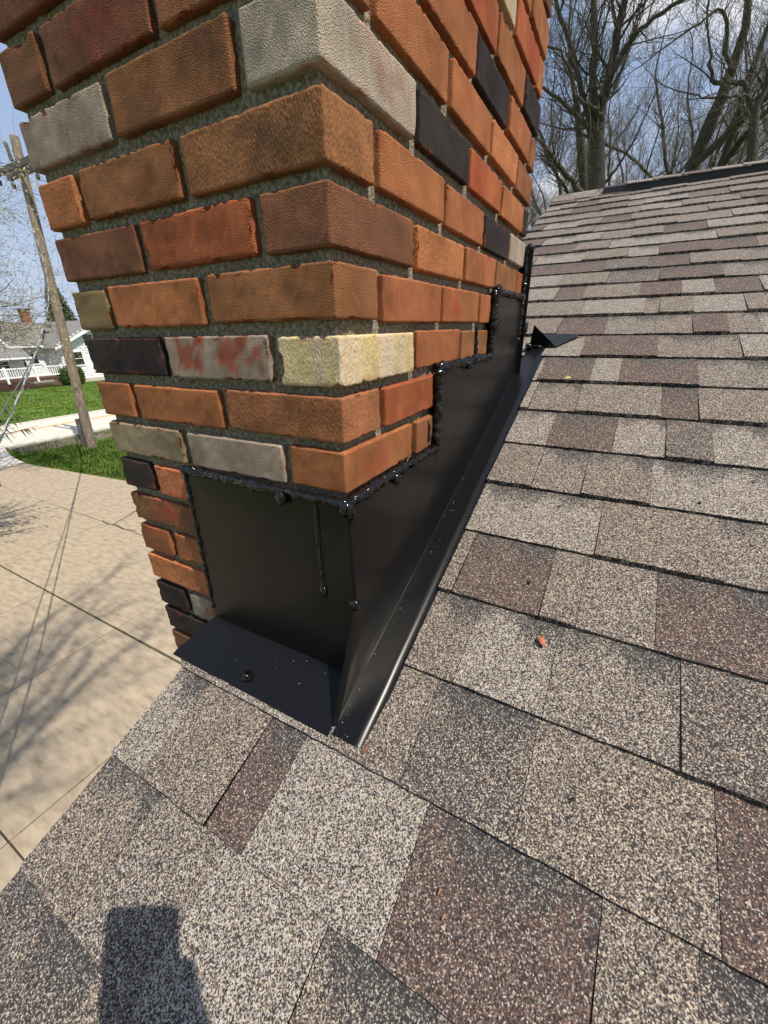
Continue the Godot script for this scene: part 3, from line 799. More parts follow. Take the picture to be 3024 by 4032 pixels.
func make_chimney() -> void:
	var wide := 2.0 * STRETCH + HEAD - JOINT
	var deep := 4.0 * STRETCH + 0.055
	var chimney := thing("chimney", "tall brick chimney in orange, brown, black and cream bricks with raked mortar joints", "chimney", Vector3(-wide * 0.5, GROUND, -deep * 0.5))
	var rng := RandomNumberGenerator.new(); rng.seed = 515
	var hb := HEAD - JOINT
	for k in range(-8, 14):
		var y0 := (k - 1) * COURSE
		var y1 := y0 + BRICK_H
		var f: Array = COURSES[k][0]; var s: Array = COURSES[k][1]
		if k % 2 != 0:
			# header shows at the corner, its long side runs up the slope
			lay(chimney, Vector3(-wide, y0, -hb), Vector3(-wide + STRETCH - JOINT, y1, 0), f[0], rng)
			lay(chimney, Vector3(-wide + STRETCH, y0, -hb), Vector3(-wide + 2 * STRETCH - JOINT, y1, 0), f[1], rng)
			lay(chimney, Vector3(-hb, y0, -STRETCH + JOINT), Vector3(0, y1, 0), f[2], rng, true)
			for q in 3:
				lay(chimney, Vector3(-hb, y0, -(q + 2) * STRETCH + JOINT), Vector3(0, y1, -(q + 1) * STRETCH), s[q], rng)
			lay(chimney, Vector3(-hb, y0, -deep), Vector3(0, y1, -4 * STRETCH), s[3], rng)
		else:
			lay(chimney, Vector3(-wide, y0, -STRETCH + JOINT), Vector3(-wide + hb, y1, 0), f[0], rng)
			lay(chimney, Vector3(-wide + HEAD, y0, -hb), Vector3(-wide + HEAD + STRETCH - JOINT, y1, 0), f[1], rng)
			lay(chimney, Vector3(-STRETCH + JOINT, y0, -hb), Vector3(0, y1, 0), f[2], rng, true)
			for q in 3:
				lay(chimney, Vector3(-hb, y0, -HEAD - (q + 1) * STRETCH + JOINT), Vector3(0, y1, -HEAD - q * STRETCH), s[q], rng)
			lay(chimney, Vector3(-hb, y0, -deep), Vector3(0, y1, -HEAD - 3 * STRETCH), s[3], rng)
	# mortar: a rough core that stands back behind the brick faces
	var mo := MB.new()
	var back := 0.0105
	for face in 4:
		var w: float = (wide if face % 2 == 0 else deep) - 2.0 * back
		var nx := int(w / 0.011); var ny := int(1.62 / 0.011)
		var first := mo.v.size()
		for j in ny + 1:
			for q in nx + 1:
				var t := w * q / nx + back; var y := -0.68 + 1.62 * j / ny
				var p: Vector3; var nn: Vector3
				if face == 0: p = Vector3(-wide + t, y, -back); nn = Vector3.BACK
				elif face == 1: p = Vector3(-back, y, -t); nn = Vector3.RIGHT
				elif face == 2: p = Vector3(-t, y, -deep + back); nn = Vector3.FORWARD
				else: p = Vector3(-wide + back, y, -deep + t); nn = Vector3.LEFT
				var edge := (q == 0 or q == nx)
				var n1 := noise.get_noise_3dv(p * 30.0)
				var dsp := 0.0 if edge else n1 * 0.003 + fine.get_noise_3dv(p * 140.0) * 0.0012
				var ga := noise.get_noise_3dv((p + Vector3(0.004, 0.0, 0.004)) * 30.0) - n1
				var gb := noise.get_noise_3dv((p + Vector3(0, 0.004, 0)) * 30.0) - n1
				mo.vert(p + nn * dsp, (nn - Vector3(ga if face % 2 == 0 else 0.0, gb, 0.0 if face % 2 == 0 else ga) * 0.6).normalized())
		for j in ny:
			for q in nx:
				var a := first + j * (nx + 1) + q
				mo.tri(a, a + nx + 2, a + 1); mo.tri(a, a + nx + 1, a + nx + 2)
	mo.box(Vector3(-wide + back, GROUND, -deep + back), Vector3(RAKE + 0.03, -0.68, -back))
	mo.box(Vector3(-wide + back, 0.94, -deep + back), Vector3(-back, 1.10, -back))
	part("mortar", mo.mesh(), M.mortar, chimney)
	# the courses nobody sees from here: hidden faces, above the picture, below the roof
	var st := MB.new()
	var pal := ["O", "T", "B", "O", "R", "O", "K", "G"]
	for k in range(-48, 17):
		var y0 := (k - 1) * COURSE
		if y0 < GROUND: continue
		var whole := k < -8 or k > 13
		var low := k < -8
		var spans := []
		var t := 0.0 if k % 2 == 0 else -HEAD
		while t < wide + 2 * deep + wide:
			spans.append([t, t + STRETCH - JOINT]); t += STRETCH
		var xr := RAKE + 0.03 if low else 0.0
		for face in 4:
			if not whole and (face == 0 or face == 1): continue
			if low and face == 1: continue
			var w: float = wide if face % 2 == 0 else deep
			if low and face % 2 == 0: w = wide + xr
			t = 0.0
			var odd := k % 2 != 0
			var firstw := HEAD if odd else STRETCH
			while t < w - 0.02:
				var e := minf(t + firstw - JOINT, w)
				var cc: Color = CLAY[pal[rng.randi() % pal.size()]]
				var lo: Vector3; var hi: Vector3
				if face == 0: lo = Vector3(-wide + t, y0, -hb); hi = Vector3(-wide + e, y0 + BRICK_H, 0)
				elif face == 1: lo = Vector3(-hb, y0, -e); hi = Vector3(0, y0 + BRICK_H, -t)
				elif face == 2: lo = Vector3(-wide + t, y0, -deep); hi = Vector3(-wide + e, y0 + BRICK_H, -deep + hb)
				else: lo = Vector3(-wide, y0, -deep + t); hi = Vector3(-wide + hb, y0 + BRICK_H, -deep + e)
				if not (face == 2 and not whole and e > w - 0.09) and not (face == 3 and not whole and e > w - 0.16) and not (face == 3 and (t < 0.09 or e > w - 0.06)) and not (face == 1 and (t < 0.09 or e > w - 0.09)): st.box(lo, hi, cc)
				t = e + JOINT; firstw = STRETCH
	var so := part("brick_courses", st.mesh(true), M.far_brick, chimney); so.set_meta("kind", "stuff")
	var cr := MB.new(); cr.box(Vector3(-wide - 0.02, 1.10, -deep - 0.02), Vector3(0.02, 1.15, 0.02))
	part("crown", cr.mesh(), M.pale_concrete, chimney)

# ------------------------------------------------------------------ sheet metal and sealant
func bead(parent: Node3D, path: Array, rad: float, seed_: int, flat := 1.0) -> void:
	var rng := RandomNumberGenerator.new(); rng.seed = seed_
	var pts := []; var rr := []
	for q in path.size() - 1:
		var a: Vector3 = path[q]; var e: Vector3 = path[q + 1]
		var n := maxi(2, int((e - a).length() / 0.0028))
		for z in n:
			var p := a.lerp(e, float(z) / n)
			var o := p * 90.0 + Vector3(seed_, 0, 0)
			pts.append(p + Vector3(fine.get_noise_3dv(o), fine.get_noise_3dv(o + Vector3(9, 9, 9)), fine.get_noise_3dv(o + Vector3(5, 1, 2))) * rad * 0.3)
			rr.append(rad * (1.0 + 0.5 * fine.get_noise_3dv(o * 0.5) + 0.25 * fine.get_noise_3dv(o * 1.4)) * rng.randf_range(0.97, 1.03))
	pts.append(path[path.size() - 1]); rr.append(rad * 0.5)
	rr[0] = rad * 0.4
	var b := MB.new(); b.lumpy(pts, rr, 12, fine, 75.0, 0.4)
	part("sealant_bead", b.mesh(), M.sealant, parent)

func daub(parent: Node3D, at: Vector3, r: Vector3, seed_: int) -> void:
	var b := MB.new(); b.blob(at, r, seed_, 0.28, Color.WHITE, 7, 11)
	part("sealant_blob", b.mesh(), M.sealant, parent)

func fold_y(z: float) -> float:
	return ROOF_Y + 0.012 - tan(PITCH) * z

func make_flashing() -> void:
	var fl := thing("chimney_flashing", "black sheet metal flashing wrapped round the foot of the brick chimney", "flashing", Vector3(0.0, ROOF_Y, 0.0))
	# side panel, stepped along the courses, with a fin that runs past the corner
	var side := MB.new()
	var steps := [[0.0065, -0.286, -0.012], [-0.286, -0.612, 0.131], [-0.612, -0.915, 0.268]]
	var X := 0.0075
	for st in steps:
		var P := []
		var n := int((st[0] - st[1]) / 0.012)
		for j in 13:
			var row := []
			for q in n + 1:
				var z: float = lerpf(st[0], st[1], float(q) / n)
				var f: float = j / 12.0
				var y: float = lerpf(fold_y(z), st[2], f)
				# the sheet is not quite flat
				var bulge := noise.get_noise_3d(z * 4.0, y * 5.0, 3.0) * 0.0022 + noise.get_noise_3d(z * 14.0, y * 14.0, 8.0) * 0.0004
				row.append(Vector3(X + bulge * sin(PI * clampf(f, 0.05, 0.95)), y, z))
			P.append(row)
		side.sheet(P, 0.0008)
	# the fin past the corner
	var fin := []
	for j in 9:
		var row := []
		for q in 9:
			var z := lerpf(0.0795, 0.0065, q / 8.0)
			var top := lerpf(fold_y(0.0795) + 0.004, -0.163, q / 8.0)
			var y := lerpf(fold_y(z), top, j / 8.0)
			row.append(Vector3(X - 0.005 * pow(j / 8.0, 3.0) * (1.0 - q / 8.0) + 0.0025 * sin(PI * j / 8.0), y, z))
		fin.append(row)
	side.sheet(fin, 0.0008)
	# round the corner, above the fin
	var wrap := []
	for j in 2:
		var row := []
		for q in 8:
			var a: float = q / 7.0 * PI * 0.5
			var y: float = -0.012 if j == 1 else -0.163
			row.append(Vector3(X - 0.003 + sin(a) * 0.003, y, 0.0065 + cos(a) * 0.003))
		var front := []
		front.append(Vector3(-0.047, -0.012 if j == 1 else -0.168, 0.0095))
		front.append_array(row)
		wrap.append(front)
	side.sheet(wrap, 0.0008)
	part("side_panel", side.mesh(), M.metal, fl)
	# leg on the roof with its turned-down edge
	var leg := MB.new()
	var prof := [Vector2(X - 0.0006, 0.0135), Vector2(X + 0.0015, 0.0122), Vector2(0.02, 0.0128), Vector2(0.036, 0.0124), Vector2(0.0462, 0.0134), Vector2(0.0485, 0.0131), Vector2(0.0510, 0.0126), Vector2(0.0535, 0.0117), Vector2(0.0560, 0.0104), Vector2(0.0585, 0.0087), Vector2(0.0610, 0.0065), Vector2(0.0632, 0.0040)]
	var L := []
	for q in 60:
		var s := lerpf(0.0905, -1.172, q / 59.0)
		var row := []
		for pq in prof:
			var wob := noise.get_noise_2d(s * 7.0, pq.x * 40.0) * 0.0012 * (1.0 if pq.x > 0.015 and pq.x < 0.045 else 0.25)
			row.append(roof_pt(pq.x + noise.get_noise_1d(s * 5.0) * 0.0008, s, pq.y + wob))
		L.append(row)
	leg.sheet(L, 0.0008)
	part("roof_leg", leg.mesh(), M.metal, fl)
	# front panel and the apron below it
	var front := MB.new(); var P := []
	for j in 15:
		var row := []
		for q in 20:
			var x := lerpf(-0.318 - 0.008 * (1.0 - j / 14.0), 0.0045, q / 19.0)
			var y := lerpf(-0.311, -0.0125, j / 14.0)
			row.append(Vector3(x, y, 0.0078 + noise.get_noise_3d(x * 6.0, y * 6.0, 20.0) * 0.0010))
		P.append(row)
	front.sheet(P, 0.0008)
	part("front_panel", front.mesh(), M.metal, fl)
	var ap := MB.new(); P = []
	for j in 10:
		var row := []
		for q in 24:
			var x := lerpf(-0.352, 0.003, q / 23.0)
			var s := lerpf(0.0965, 0.0028, j / 9.0)
			if j == 9: x = lerpf(-0.326, 0.003, q / 23.0)
			elif j > 0: x = lerpf(lerpf(-0.352, -0.326, j / 9.0), 0.003, q / 23.0)
			var h := 0.0128 + noise.get_noise_2d(x * 8.0, s * 8.0 + 4.0) * 0.0009
			if j == 0: h -= 0.003
			if j == 9: h = 0.0118
			row.append(roof_pt(x, s, h))
		P.append(row)
	ap.sheet(P, 0.0008)
	part("apron", ap.mesh(), M.metal, fl)
	# rear flashing: stands behind the chimney and shows past its edge
	var rear := MB.new()
	rear.box(Vector3(-0.50, 0.07, -0.920), Vector3(0.020, 0.392, -0.913))
	part("rear_panel", rear.mesh(), M.metal, fl)
	# rear pan: a flange tucked under the shingles with a turned-up ear
	var pan := MB.new()
	var p1 := roof_pt(0.093, -1.172, 0.0125); var p2 := roof_pt(0.155, -1.262, 0.0125); var p3 := roof_pt(0.010, -1.27, 0.0125); var p4 := roof_pt(0.004, -1.172, 0.0125)
	pan.hexa([p4 - Vector3(0, 0.001, 0), p1 - Vector3(0, 0.001, 0), p2 - Vector3(0, 0.001, 0), p3 - Vector3(0, 0.001, 0), p4, p1, p2, p3])
	var e1 := p1 + Vector3(-0.004, 0.001, 0.0); var e2 := roof_pt(0.008, -1.178, 0.012); var e3 := e2 + Vector3(0.010, 0.062, 0.018)
	var t := Vector3(0.0, 0.0, -0.001)
	pan.quad(e2, e1, e3, e3); pan.quad(e1 + t, e2 + t, e3 + t, e3 + t)
	pan.quad(e1, e1 + t, e3 + t, e3); pan.quad(e3, e3 + t, e2 + t, e2)
	part("rear_pan", pan.mesh(), M.metal, fl)
	# sealant
	var bx := 0.0105
	bead(fl, [Vector3(-0.320, -0.0060, 0.006), Vector3(-0.2, -0.0068, 0.0075), Vector3(-0.105, -0.0075, 0.0075), Vector3(-0.05, -0.0065, 0.0085), Vector3(0.006, -0.0068, 0.0075)], 0.0062, 1)
	bead(fl, [Vector3(bx - 0.005, -0.0055, 0.006), Vector3(bx - 0.005, -0.004, -0.12), Vector3(bx - 0.005, -0.005, -0.283)], 0.0064, 2)
	bead(fl, [Vector3(bx - 0.003, -0.012, -0.284), Vector3(bx - 0.002, 0.06, -0.285), Vector3(bx - 0.002, 0.134, -0.285)], 0.0075, 3)
	bead(fl, [Vector3(bx - 0.004, 0.134, -0.285), Vector3(bx - 0.004, 0.136, -0.45), Vector3(bx - 0.004, 0.135, -0.611)], 0.0072, 4)
	bead(fl, [Vector3(bx - 0.003, 0.128, -0.609), Vector3(bx - 0.002, 0.2, -0.610), Vector3(bx - 0.002, 0.272, -0.611)], 0.0085, 5)
	bead(fl, [Vector3(bx - 0.003, 0.272, -0.611), Vector3(bx - 0.003, 0.270, -0.75), Vector3(bx - 0.003, 0.272, -0.910)], 0.0062, 6)
	bead(fl, [Vector3(0.004, 0.150, -0.911), Vector3(0.006, 0.27, -0.911), Vector3(0.004, 0.39, -0.911)], 0.0075, 7)
	bead(fl, [Vector3(-0.317, -0.010, 0.0075), Vector3(-0.321, -0.15, 0.0075), Vector3(-0.326, -0.290, 0.0075)], 0.0042, 8)
	bead(fl, [Vector3(-0.047, -0.016, 0.0098), Vector3(-0.047, -0.10, 0.0098), Vector3(-0.047, -0.155, 0.0095)], 0.0030, 9)
	daub(fl, Vector3(-0.105, -0.016, 0.013), Vector3(0.009, 0.010, 0.006), 21)
	daub(fl, Vector3(0.004, -0.012, 0.010), Vector3(0.010, 0.011, 0.009), 22)
	daub(fl, Vector3(0.010, -0.020, 0.006), Vector3(0.006, 0.008, 0.006), 23)
	daub(fl, Vector3(0.011, -0.012, -0.12), Vector3(0.006, 0.009, 0.009), 24)
	daub(fl, Vector3(-0.046, -0.157, 0.011), Vector3(0.006, 0.009, 0.004), 25)
	daub(fl, Vector3(0.006, -0.166, 0.006), Vector3(0.008, 0.009, 0.007), 26)
	daub(fl, Vector3(0.012, 0.135, -0.30), Vector3(0.008, 0.008, 0.012), 27)
	daub(fl, Vector3(0.012, 0.13, -0.44), Vector3(0.007, 0.009, 0.012), 28)
	daub(fl, Vector3(0.012, 0.14, -0.48), Vector3(0.007, 0.008, 0.014), 29)
	daub(fl, Vector3(0.012, 0.06, -0.287), Vector3(0.008, 0.013, 0.009), 30)
	daub(fl, Vector3(0.012, 0.272, -0.62), Vector3(0.009, 0.012, 0.016), 31)
	daub(fl, Vector3(0.013, 0.20, -0.612), Vector3(0.008, 0.02, 0.012), 32)
	daub(fl, Vector3(0.012, 0.27, -0.87), Vector3(0.008, 0.010, 0.016), 33)
	daub(fl, Vector3(0.010, 0.39, -0.912), Vector3(0.013, 0.010, 0.010), 34)
	daub(fl, Vector3(0.016, 0.195, -0.93), Vector3(0.010, 0.016, 0.016), 35)
	daub(fl, roof_pt(0.012, -1.155, 0.02), Vector3(0.012, 0.012, 0.016), 36)
	daub(fl, roof_pt(0.035, -1.165, 0.015), Vector3(0.016, 0.006, 0.010), 37)
	# smears of old sealant on the brick joints above the steps
	bead(fl, [Vector3(0.0015, 0.132, -0.512), Vector3(0.0015, 0.165, -0.510), Vector3(0.002, 0.200, -0.505)], 0.0042, 41)
	bead(fl, [Vector3(0.0012, 0.01, -0.262), Vector3(0.0012, 0.035, -0.262), Vector3(0.0012, 0.05, -0.258)], 0.0030, 42)
	# the screw in the apron under its dab of sealant
	daub(fl, roof_pt(-0.178, 0.074, 0.0155), Vector3(0.0105, 0.005, 0.0100), 51)
	daub(fl, roof_pt(-0.176, 0.0735, 0.020), Vector3(0.0062, 0.0042, 0.0062), 52)
	var sc := MB.new()
	var up := Vector3(0, cos(PITCH), sin(PITCH))
	var c0 := roof_pt(-0.1755, 0.0725, 0.021)
	sc.tube([c0, c0 + up * 0.0030, c0 + up * 0.0032, c0 + up * 0.0033], [0.0036, 0.0034, 0.0018, 0.0001], 6)
	part("screw", sc.mesh(), M.sealant, fl)
	# grains of mortar dust lying on the metal
	var rng := RandomNumberGenerator.new(); rng.seed = 6
	var sp := MB.new()
	for q in 40:
		var r := rng.randf_range(0.0002, 0.0007)
		var at: Vector3
		if q < 32:
			# swept into the bend by the rain, in a few drifts
			var drift: float = [-0.42, -0.28, -0.10, 0.03][q % 4] + rng.randfn() * 0.05
			at = roof_pt(0.011 + absf(rng.randfn()) * 0.009, minf(drift, 0.085), 0.0134)
		else: at = roof_pt(-0.13 + rng.randfn() * 0.07, rng.randf_range(0.012, 0.06), 0.0134)
		sp.blob(at, Vector3(r, r * 0.6, r), q, 0.3, Color.WHITE, 3, 5)
	var so := part("mortar_dust", sp.mesh(), M.speck, fl); so.set_meta("kind", "stuff")

# ------------------------------------------------------------------ the house over the road
func make_neighbour() -> void:
	var at := Vector3(-43.0, GROUND, -18.0)
	var h := thing("white_house", "white sided house with grey roofs and a white railed porch across the road", "house", at)
	var G := GROUND
	var b := MB.new()
	# gabled wing towards the road
	var zl := -17.7; var zr := -25.3; var xm := -40.0; var apex := -21.5
	b.quad(Vector3(xm, G, zl), Vector3(xm, G, zr), Vector3(xm, G + 2.92, zr), Vector3(xm, G + 2.92, zl))
	b.quad(Vector3(xm, G + 2.92, zl), Vector3(xm, G + 2.92, zr), Vector3(xm, G + 4.72, apex), Vector3(xm, G + 4.72, apex))
	b.quad(Vector3(xm - 8.0, G, zl), Vector3(xm, G, zl), Vector3(xm, G + 2.92, zl), Vector3(xm - 8.0, G + 2.92, zl))
	b.quad(Vector3(xm, G, zr), Vector3(xm - 8.0, G, zr), Vector3(xm - 8.0, G + 2.92, zr), Vector3(xm, G + 2.92, zr))
	# recessed wall and the wall behind the porch
	b.box(Vector3(-48.0, G, zl + 0.01), Vector3(-42.4, G + 2.95, -8.0))
	b.box(Vector3(-42.38, G, -15.6), Vector3(-41.4, G + 2.2, -8.0))
	part("wall", b.mesh(), M.white_siding, h)
	# lap boards on the gable
	var lap := MB.new()
	for q in 24:
		var y := G + 0.25 + q * 0.185
		var e := 0.0
		if y > G + 2.92: e = (y - G - 2.92) / 1.8 * 3.8
		lap.hexa([Vector3(xm, y, zl - e), Vector3(xm + 0.03, y, zl - e), Vector3(xm + 0.03, y, zr + e), Vector3(xm, y, zr + e), Vector3(xm, y + 0.18, zl - e), Vector3(xm + 0.006, y + 0.18, zl - e), Vector3(xm + 0.006, y + 0.18, zr + e), Vector3(xm, y + 0.18, zr + e)])
	for q in 14:
		var y := G + 0.3 + q * 0.185
		lap.hexa([Vector3(-42.4, y, -15.6), Vector3(-42.37, y, -15.6), Vector3(-42.37, y, zl), Vector3(-42.4, y, zl), Vector3(-42.4, y + 0.18, -15.6), Vector3(-42.394, y + 0.18, -15.6), Vector3(-42.394, y + 0.18, zl), Vector3(-42.4, y + 0.18, zl)])
	var lo := part("siding", lap.mesh(), M.white_siding, h); lo.set_meta("kind", "stuff")
	var fd := MB.new(); fd.box(Vector3(xm - 7.9, G - 0.05, zr - 0.04), Vector3(xm + 0.05, G + 0.25, zl + 0.04)); part("foundation", fd.mesh(), M.pale_concrete, h)
	# roofs
	var r1 := MB.new()
	for s in 2:
		var ez: float = zl + 0.35 if s == 0 else zr - 0.35
		var ey := G + 2.75
		r1.hexa([Vector3(xm + 0.35, ey - 0.12, ez), Vector3(xm - 9.0, ey - 0.12, ez), Vector3(xm - 9.0, G + 4.72, apex), Vector3(xm + 0.35, G + 4.72, apex), Vector3(xm + 0.35, ey, ez), Vector3(xm - 9.0, ey, ez), Vector3(xm - 9.0, G + 4.86, apex), Vector3(xm + 0.35, G + 4.86, apex)])
	part("roof", r1.mesh(), M.grey_roof, h)
	var r2 := MB.new()
	r2.hexa([Vector3(-41.9, G + 2.86, -17.4), Vector3(-41.9, G + 2.86, -15.2), Vector3(-46.0, G + 4.62, -15.2), Vector3(-46.0, G + 4.62, -20.0), Vector3(-41.9, G + 2.98, -17.4), Vector3(-41.9, G + 2.98, -15.2), Vector3(-46.0, G + 4.74, -15.2), Vector3(-46.0, G + 4.74, -20.0)])
	r2.hexa([Vector3(-43.2, G + 3.5, -15.21), Vector3(-43.2, G + 3.5, -7.5), Vector3(-46.0, G + 4.6, -7.5), Vector3(-46.0, G + 4.6, -15.21), Vector3(-43.2, G + 3.62, -15.21), Vector3(-43.2, G + 3.62, -7.5), Vector3(-46.0, G + 4.72, -7.5), Vector3(-46.0, G + 4.72, -15.21)])
	r2.hexa([Vector3(-50.5, G + 2.9, -20.0), Vector3(-46.02, G + 4.6, -20.0), Vector3(-46.02, G + 4.6, -7.5), Vector3(-50.5, G + 2.9, -7.5), Vector3(-50.5, G + 3.02, -20.0), Vector3(-46.02, G + 4.72, -20.0), Vector3(-46.02, G + 4.72, -7.5), Vector3(-50.5, G + 3.02, -7.5)])
	part("main_roof", r2.mesh(), M.grey_roof, h)
	var r3 := MB.new()
	r3.hexa([Vector3(-40.6, G + 2.08, -15.9), Vector3(-40.6, G + 2.08, -7.5), Vector3(-43.3, G + 3.5, -7.5), Vector3(-43.3, G + 3.5, -15.9), Vector3(-40.6, G + 2.2, -15.9), Vector3(-40.6, G + 2.2, -7.5), Vector3(-43.3, G + 3.62, -7.5), Vector3(-43.3, G + 3.62, -15.9)])
	part("porch_roof", r3.mesh(), M.grey_roof, h)
	# white edges of the roofs
	for e in [[Vector3(-40.52, G + 2.02, -15.9), Vector3(-40.45, G + 2.16, -7.5)], [Vector3(-41.86, G + 2.80, -17.5), Vector3(-41.8, G + 2.94, -15.2)], [Vector3(-43.17, G + 3.44, -15.2), Vector3(-43.1, G + 3.58, -7.5)]]:
		var k := MB.new(); k.box(Vector3(e[0].x, e[0].y, e[0].z if e[0].z < e[1].z else e[1].z), Vector3(e[1].x, e[1].y, maxf(e[0].z, e[1].z))); part("gutter", k.mesh(), M.white_trim, h)
	for s in 2:
		var ez: float = zl + 0.37 if s == 0 else zr - 0.37
		var k := MB.new()
		var x0 := xm + 0.355; var x1 := xm + 0.40
		k.hexa([Vector3(x0, G + 2.55, ez), Vector3(x1, G + 2.55, ez), Vector3(x1, G + 4.56, apex), Vector3(x0, G + 4.56, apex), Vector3(x0, G + 2.74, ez), Vector3(x1, G + 2.74, ez), Vector3(x1, G + 4.84, apex), Vector3(x0, G + 4.84, apex)])
		part("bargeboard", k.mesh(), M.white_trim, h)
	var k2 := MB.new()
	k2.hexa([Vector3(-41.88, G + 2.86, -15.2), Vector3(-41.88, G + 2.86, -15.05), Vector3(-45.9, G + 4.6, -15.05), Vector3(-45.9, G + 4.6, -15.2), Vector3(-41.88, G + 3.04, -15.2), Vector3(-41.88, G + 3.04, -15.05), Vector3(-45.9, G + 4.78, -15.05), Vector3(-45.9, G + 4.78, -15.2)])
	part("rake_trim", k2.mesh(), M.white_trim, h)
	# windows
	for w in [[xm, -18.95, 1.35, 2.35, 0.75], [xm, -20.15, 2.8, 3.7, 0.75], [-42.4, -16.75, 1.55, 2.3, 0.6], [-42.4, -15.9, 1.3, 2.3, 0.5], [-41.4, -14.2, 1.35, 1.85, 0.8], [-41.4, -13.1, 1.35, 1.85, 0.8]]:
		var f := MB.new(); var x: float = w[0]; var z: float = w[1]; var y0: float = G + w[2]; var y1: float = G + w[3]; var hw: float = w[4] * 0.5
		f.box(Vector3(x, y0 - 0.1, z - hw - 0.1), Vector3(x + 0.05, y1 + 0.1, z - hw)); f.box(Vector3(x, y0 - 0.1, z + hw), Vector3(x + 0.05, y1 + 0.1, z + hw + 0.1))
		f.box(Vector3(x, y0 - 0.1, z - hw), Vector3(x + 0.06, y0, z + hw)); f.box(Vector3(x, y1, z - hw), Vector3(x + 0.05, y1 + 0.1, z + hw))
		f.box(Vector3(x, (y0 + y1) * 0.5 - 0.025, z - hw), Vector3(x + 0.045, (y0 + y1) * 0.5 + 0.025, z + hw))
		var win := part("window", f.mesh(), M.white_trim, h)
		var p := MB.new(); p.quad(Vector3(x + 0.036, y0, z + hw), Vector3(x + 0.036, y0, z - hw), Vector3(x + 0.036, y1, z - hw), Vector3(x + 0.036, y1, z + hw)); part("pane", p.mesh(), M.glass, win)
	# small dormer gable at the left
	var dg := MB.new()
	dg.quad(Vector3(-42.6, G + 3.1, -12.6), Vector3(-42.6, G + 3.1, -14.9), Vector3(-42.6, G + 3.3, -14.9), Vector3(-42.6, G + 4.25, -13.4))
	part("dormer", dg.mesh(), M.white_siding, h)
	var dw := MB.new(); dw.box(Vector3(-42.58, G + 3.25, -14.15), Vector3(-42.55, G + 3.85, -13.9)); part("dormer_window", dw.mesh(), M.glass, h)
	# chimney and vents
	var ch := MB.new(); ch.box(Vector3(-46.6, G + 4.2, -19.15), Vector3(-46.0, G + 5.78, -18.5)); part("brick_stack", ch.mesh(), M.red_brick, h)
	var ct := MB.new(); ct.box(Vector3(-46.75, G + 5.78, -19.3), Vector3(-45.85, G + 5.86, -18.35)); part("stack_cap", ct.mesh(), M.grey_wood, h)
	var vp := MB.new(); vp.tube([Vector3(-44.3, G + 3.9, -16.0), Vector3(-44.3, G + 4.65, -16.0)], [0.07, 0.07], 8); part("vent_pipe", vp.mesh(), M.wire, h)
	var vq := MB.new(); vq.box(Vector3(-45.2, G + 4.3, -19.9), Vector3(-44.8, G + 4.65, -19.5)); part("roof_vent", vq.mesh(), M.grey_wood, h)
	# porch: floor, railing, lattice
	var po := thing("porch_deck", "raised porch deck with white railing and brown lattice skirt before white house", "porch", Vector3(-39.4, GROUND, -14.0))
	var df := MB.new(); df.box(Vector3(-41.38, G + 0.58, -16.9), Vector3(-38.6, G + 0.7, -7.6)); part("floor", df.mesh(), M.deck_brown, po)
	for y in [0.82, 1.42]:
		var k := MB.new(); k.box(Vector3(-38.66, G + y, -16.9), Vector3(-38.56, G + y + 0.09, -7.6)); part("rail", k.mesh(), M.white_trim, po)
	for q in 6:
		var k := MB.new(); var z := -16.9 + q * 1.85; k.box(Vector3(-38.69, G + 0.45, z - 0.07), Vector3(-38.53, G + 1.6, z + 0.07)); part("post", k.mesh(), M.white_trim, po)
	var bl := MB.new()
	for q in 62:
		var z := -16.8 + q * 0.15; bl.box(Vector3(-38.63, G + 0.9, z - 0.03), Vector3(-38.59, G + 1.43, z + 0.03))
	part("balusters", bl.mesh(), M.white_trim, po).set_meta("kind", "stuff")
	var la := MB.new()
	for q in 64:
		var z := -16.9 + q * 0.15
		for s in [-1.0, 1.0]:
			var d := Vector3(0, 0, 0.03)
			var a := Vector3(-38.64 + 0.01 * s, G + 0.0, z); var e := Vector3(-38.64 + 0.01 * s, G + 0.55, z + 0.55 * s)
			la.quad(a - d, a + d, e + d, e - d)
	la.box(Vector3(-38.66, G + 0.5, -16.9), Vector3(-38.62, G + 0.6, -7.6))
	part("lattice", la.mesh(), M.deck_brown, po).set_meta("kind", "stuff")
	# the clipped bush at the corner of the porch
	make_bush(Vector3(-38.7, GROUND - 0.05, -17.4), Vector3(0.75, 1.42, 0.85))

func make_bush(at: Vector3, r: Vector3) -> void:
	var t := thing("clipped_bush", "dense clipped green bush at the corner of the white porch", "bush", at)
	var rng := RandomNumberGenerator.new(); rng.seed = 12
	var b := MB.new()
	for q in 16000:
		var d := Vector3(rng.randfn(), rng.randfn(), rng.randfn()).normalized()
		var f := pow(absf(d.x), 4) + pow(absf(d.y), 4) + pow(absf(d.z), 4)
		d = d / pow(f, 0.25) * rng.randf_range(0.72, 1.0)
		var p := at + Vector3(d.x * r.x, r.y * 0.5 + d.y * r.y * 0.5, d.z * r.z)
		leaf(b, p, rng, rng.randf_range(0.03, 0.06), Vector3(0.03, 0.07, 0.015).lerp(Vector3(0.09, 0.15, 0.03), rng.randf()))
	part("foliage", b.mesh(true), M.needle, t)
	var s := MB.new(); s.tube([at, at + Vector3(0.05, 0.9, 0.0)], [0.05, 0.02], 6); part("stem", s.mesh(), M.bark, t)

